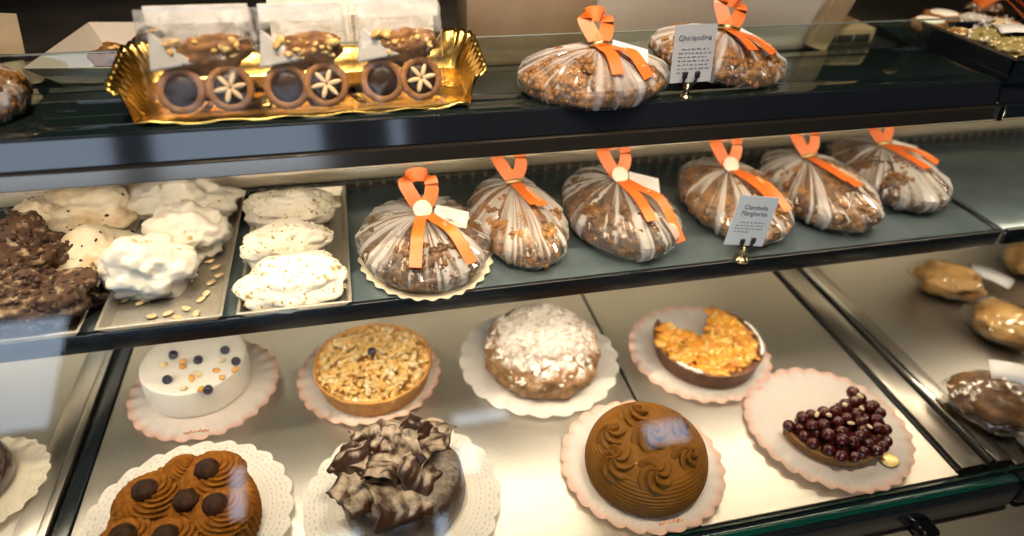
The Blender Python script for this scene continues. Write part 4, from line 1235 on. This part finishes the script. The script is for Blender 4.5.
# ------------------------------------------------------------------ behind the upper shelf
rc = box('rear_counter', (-1.6, .955, -.8), (2.2, 1.5, .40), M('rear_counter', (.018, .016, .014), .35, col2=(.03, .026, .022), scale=12), b=.004)
tag(rc, 'dark work counter behind the display case', 'counter')
RZ = .4005
def rp(px, py, z=RZ): return at(px, py, z)
# paper tray with pastries
a, b = rp(62, 96), rp(142, 90)
pt = empty('paper_tray', (a.x + .078, .92, RZ), (0, 0, -.12), 'white paper tray of pastries behind the glass guard', 'tray')
def open_tray(parent, w, d, h, fl, mat):
    W, D_ = w / 2, d / 2
    R_ = [[(-W, -D_, .0), (W, -D_, .0), (W, D_, .0), (-W, D_, .0)], [(-W - fl, -D_ - fl, h), (W + fl, -D_ - fl, h), (W + fl, D_ + fl, h), (-W - fl, D_ + fl, h)]]
    mb = MB(); mb.add(R_[0] + R_[1], [(0, 1, 2, 3)] + [(j, 4 + j, 4 + (j + 1) % 4, (j + 1) % 4) for j in range(4)])
    o = mb.build('paper_shell', mat, parent, smooth=False); md = o.modifiers.new('s', 'SOLIDIFY'); md.thickness = .001; md.offset = 1
open_tray(pt, .15, .13, .03, .025, paper_m)
for k, (dx, dy) in enumerate(((-.03, -.03), (.03, -.02), (.0, .03), (.05, .035))):
    x, y = pt.location.x + dx, pt.location.y + dy
    r = empty('dark_pastry', (x, y, RZ + .0015), (0, 0, k), ('brown pastry at the front left of the paper tray', 'brown pastry at the front right of the paper tray', 'dark pastry at the back of the paper tray', 'dark pastry in the far corner of the paper tray')[k], 'pastry', 'pastries in the paper tray')
    blob(MB(), (0, 0, .018), (.026, .022, .019), 4, .25, 1.8, k + 80, 4, None, 0).build('pastry_body', pastry_m if k < 2 else choc_m, r)
    bits(MB(), disc_spots(14, .012, .036, k), .003, 1, k).build('nut_topping', nut_m, r)['kind'] = 'stuff'
def upright(name, tlp, brp, y, t, mat, label, cat, b=.003, z0=RZ, lean=0):
    A, B = at(*tlp, y=y), at(*brp, y=y)
    o = box(name, (-(B.x - A.x) / 2, 0, 0), ((B.x - A.x) / 2, t, A.z - z0), mat, b=b)
    o.location = ((A.x + B.x) / 2, y, z0); o.rotation_euler = (-lean, 0, 0)
    tag(o, label, cat); return o
upright('brown_box', (466, -30), (594, 40), .862, .08, M('brown_card', (.24, .165, .10), .55, col2=(.30, .21, .13), scale=14), 'brown cardboard box behind the left upper ribboned cake', 'box')
upright('pale_box', (597, -60), (828, 30), .870, .08, M('pale_card_box', (.50, .44, .37), .45, col2=(.56, .49, .41), scale=10), 'large pale cardboard box behind the right upper ribboned cake', 'box')
# leaning tan board beside it
bm_ = MB(); bev_box(bm_, (-.018, 0, 0), (.018, .012, .26), .002)
o = bm_.build('leaning_board', M('tan_wood', (.36, .25, .14), .5, col2=(.28, .19, .10), scale=40), loc=(at(818, 62, RZ).x + .015, .848, RZ + .007), rot=(0, .33, 0), smooth=False)
tag(o, 'narrow tan board leaning right of the pale box', 'board')
A, B = at(790, 34, y=.90), at(872, 62, y=.90)
cr_ = empty('small_crate', ((A.x + B.x) / 2 - .0, .880, RZ), label='low tan crate with dark slots behind the glass guard', cat='crate')
w = .10
box('crate_wall', (-w / 2, 0, 0), (w / 2, .08, .024), M('crate_tan', (.34, .24, .13), .55), cr_, .002)
sm_ = MB()
for k in range(3): bev_box(sm_, (-w / 2 + .008 + k * .029, -.002, .006), (-w / 2 + .034 + k * .029, -.0002, .016), .001)
sm_.build('dark_slots', rubber_m, cr_, smooth=False)
# tan strips at the left behind the guard
for k, (px, lab) in enumerate(((24, 'left tan paper strip lying behind the glass guard'), (41, 'right darker paper strip lying behind the glass guard'))):
    p = rp(px, 86)
    mb = MB(); n = 8; ln = .09
    vs = [(-.011 + .022 * s, ln * i / n, .003 + .004 * math.sin(i / n * PI)) for i in range(n + 1) for s in (0, 1)]
    mb.add(vs, [(2 * i, 2 * i + 1, 2 * i + 3, 2 * i + 2) for i in range(n)])
    o = mb.build('paper_strip', M('tan_strip%d' % k, ((.42, .34, .24), (.16, .12, .08))[k], .6), loc=(p.x, max(p.y, .845), RZ + .001), rot=(0, 0, .42)); md = o.modifiers.new('s', 'SOLIDIFY'); md.thickness = .0005
    tag(o, lab, 'paper strip')
# crumpled bag further back and more sealed cookie bags
p = at(200, 8, .46)
o = blob(MB(), (0, 0, .02), (.055, .03, .025), 4, .35, 2.2, 90, 5, None, 0).build('crumpled_bag', M('grey_film', (.32, .28, .24), .3), loc=(p.x, p.y, RZ), smooth=False)
tag(o, 'crumpled grey plastic bag behind the left cookie bag', 'bag')
for k, (x0, x1, yt, lab) in enumerate(((266, 352, -4, 'spare white-topped packet behind the middle cookie bag'), (349, 431, 1, 'spare white-topped packet behind the right cookie bag'))):
    A, B = at(x0, yt, y=.842), at(x1, yt, y=.842)
    r = empty('spare_packet', ((A.x + B.x) / 2, .842, RZ), label=lab, cat='packet', group='spare packets behind the cookie bags')
    w = B.x - A.x; hz = A.z - RZ
    prof = [(-.016, 0), (-.018, .02), (-.012, .06), (-.002, hz * .82), (-.001, hz), (.001, hz), (.002, hz * .82), (.012, .06), (.018, .02), (.016, 0)]
    mb = MB(); n = len(prof)
    vs = [(x, y, z) for x in (-w / 2, w / 2) for (y, z) in prof]
    mb.add(vs, [(i, i + 1, n + i + 1, n + i) for i in range(n - 1)] + [list(range(n))[::-1], list(range(n, 2 * n)), (n - 1, 0, n, 2 * n - 1)])
    mb.build('paper_packet', header_m, r, smooth=False)
    r.location.z = RZ if False else .4205 - .0
    bx = box('packet_stand', (-w / 2, -.02, -.0195), (w / 2, .02, -.0005), rubber_m, r, .001)
# wrapped piece at the far left edge of the upper shelf
p = at(-32, 100, TZ + .02)
wrapped_cake((p.x, p.y + .012, TZ + .0006), .046, .046, .040, .2, 'wrapped piece with orange ribbon at the far left of the upper shelf', GT, 49, mat=loaf2_m, card=False, seal=False, loop=.6, knot=(0, .01), tails=((.02, -.02), (.026, -.018)))

# ------------------------------------------------------------------ light
def area(name, loc, rot, sx, sy, e, col):
    l = bpy.data.lights.new(name, 'AREA'); l.shape = 'RECTANGLE'; l.size = sx; l.size_y = sy; l.energy = e; l.color = col
    o = bpy.data.objects.new(name, l); C.objects.link(o); o.location = loc; o.rotation_euler = rot
    return o
def spot(name, loc, tgt, e, col, ang=60, r=.05):
    l = bpy.data.lights.new(name, 'SPOT'); l.energy = e; l.color = col; l.spot_size = math.radians(ang); l.spot_blend = .6; l.shadow_soft_size = r
    o = bpy.data.objects.new(name, l); C.objects.link(o); o.location = loc
    o.rotation_euler = (V(tgt) - V(loc)).to_track_quat('-Z', 'Y').to_euler()
    return o
spot('warm_spot', (-.25, .25, 2.15), (-.15, .72, .42), 110, (1, .80, .56), 40)
spot('warm_spot', (.55, .25, 2.15), (.4, .72, .42), 110, (1, .82, .62), 40)
spot('warm_spot', (-.5, -.9, 2.6), (-.1, .74, .52), 105, (1, .82, .60), 26, .3)  # added spot behind the viewer, brightens the bag tops from the front
spot('warm_spot', (.9, -.9, 2.6), (.45, .74, .52), 70, (1, .84, .64), 24, .3)  # second added spot behind the viewer, front fill for the upper shelf
spot('warm_spot', (1.1, .5, 2.15), (1.1, .95, .44), 45, (1, .78, .52), 34)

w = bpy.data.worlds.new('sky'); bpy.context.scene.world = w; w.use_nodes = True
bg = w.node_tree.nodes['Background']
bg.inputs['Color'].default_value = (.64, .79, 1.0, 1); bg.inputs['Strength'].default_value = 5.0

sc = bpy.context.scene
sc.view_settings.view_transform = 'Standard'; sc.view_settings.look = 'None'
sc.view_settings.gamma = 1; sc.view_settings.use_curve_mapping = False
sc.view_settings.exposure = 0
sc.cycles.max_bounces = 10; sc.cycles.transparent_max_bounces = 32; sc.cycles.glossy_bounces = 5; sc.cycles.diffuse_bounces = 4
sc.cycles.caustics_reflective = False; sc.cycles.caustics_refractive = False
sc.cycles.sample_clamp_indirect = 6
sc.cycles.use_denoising = True
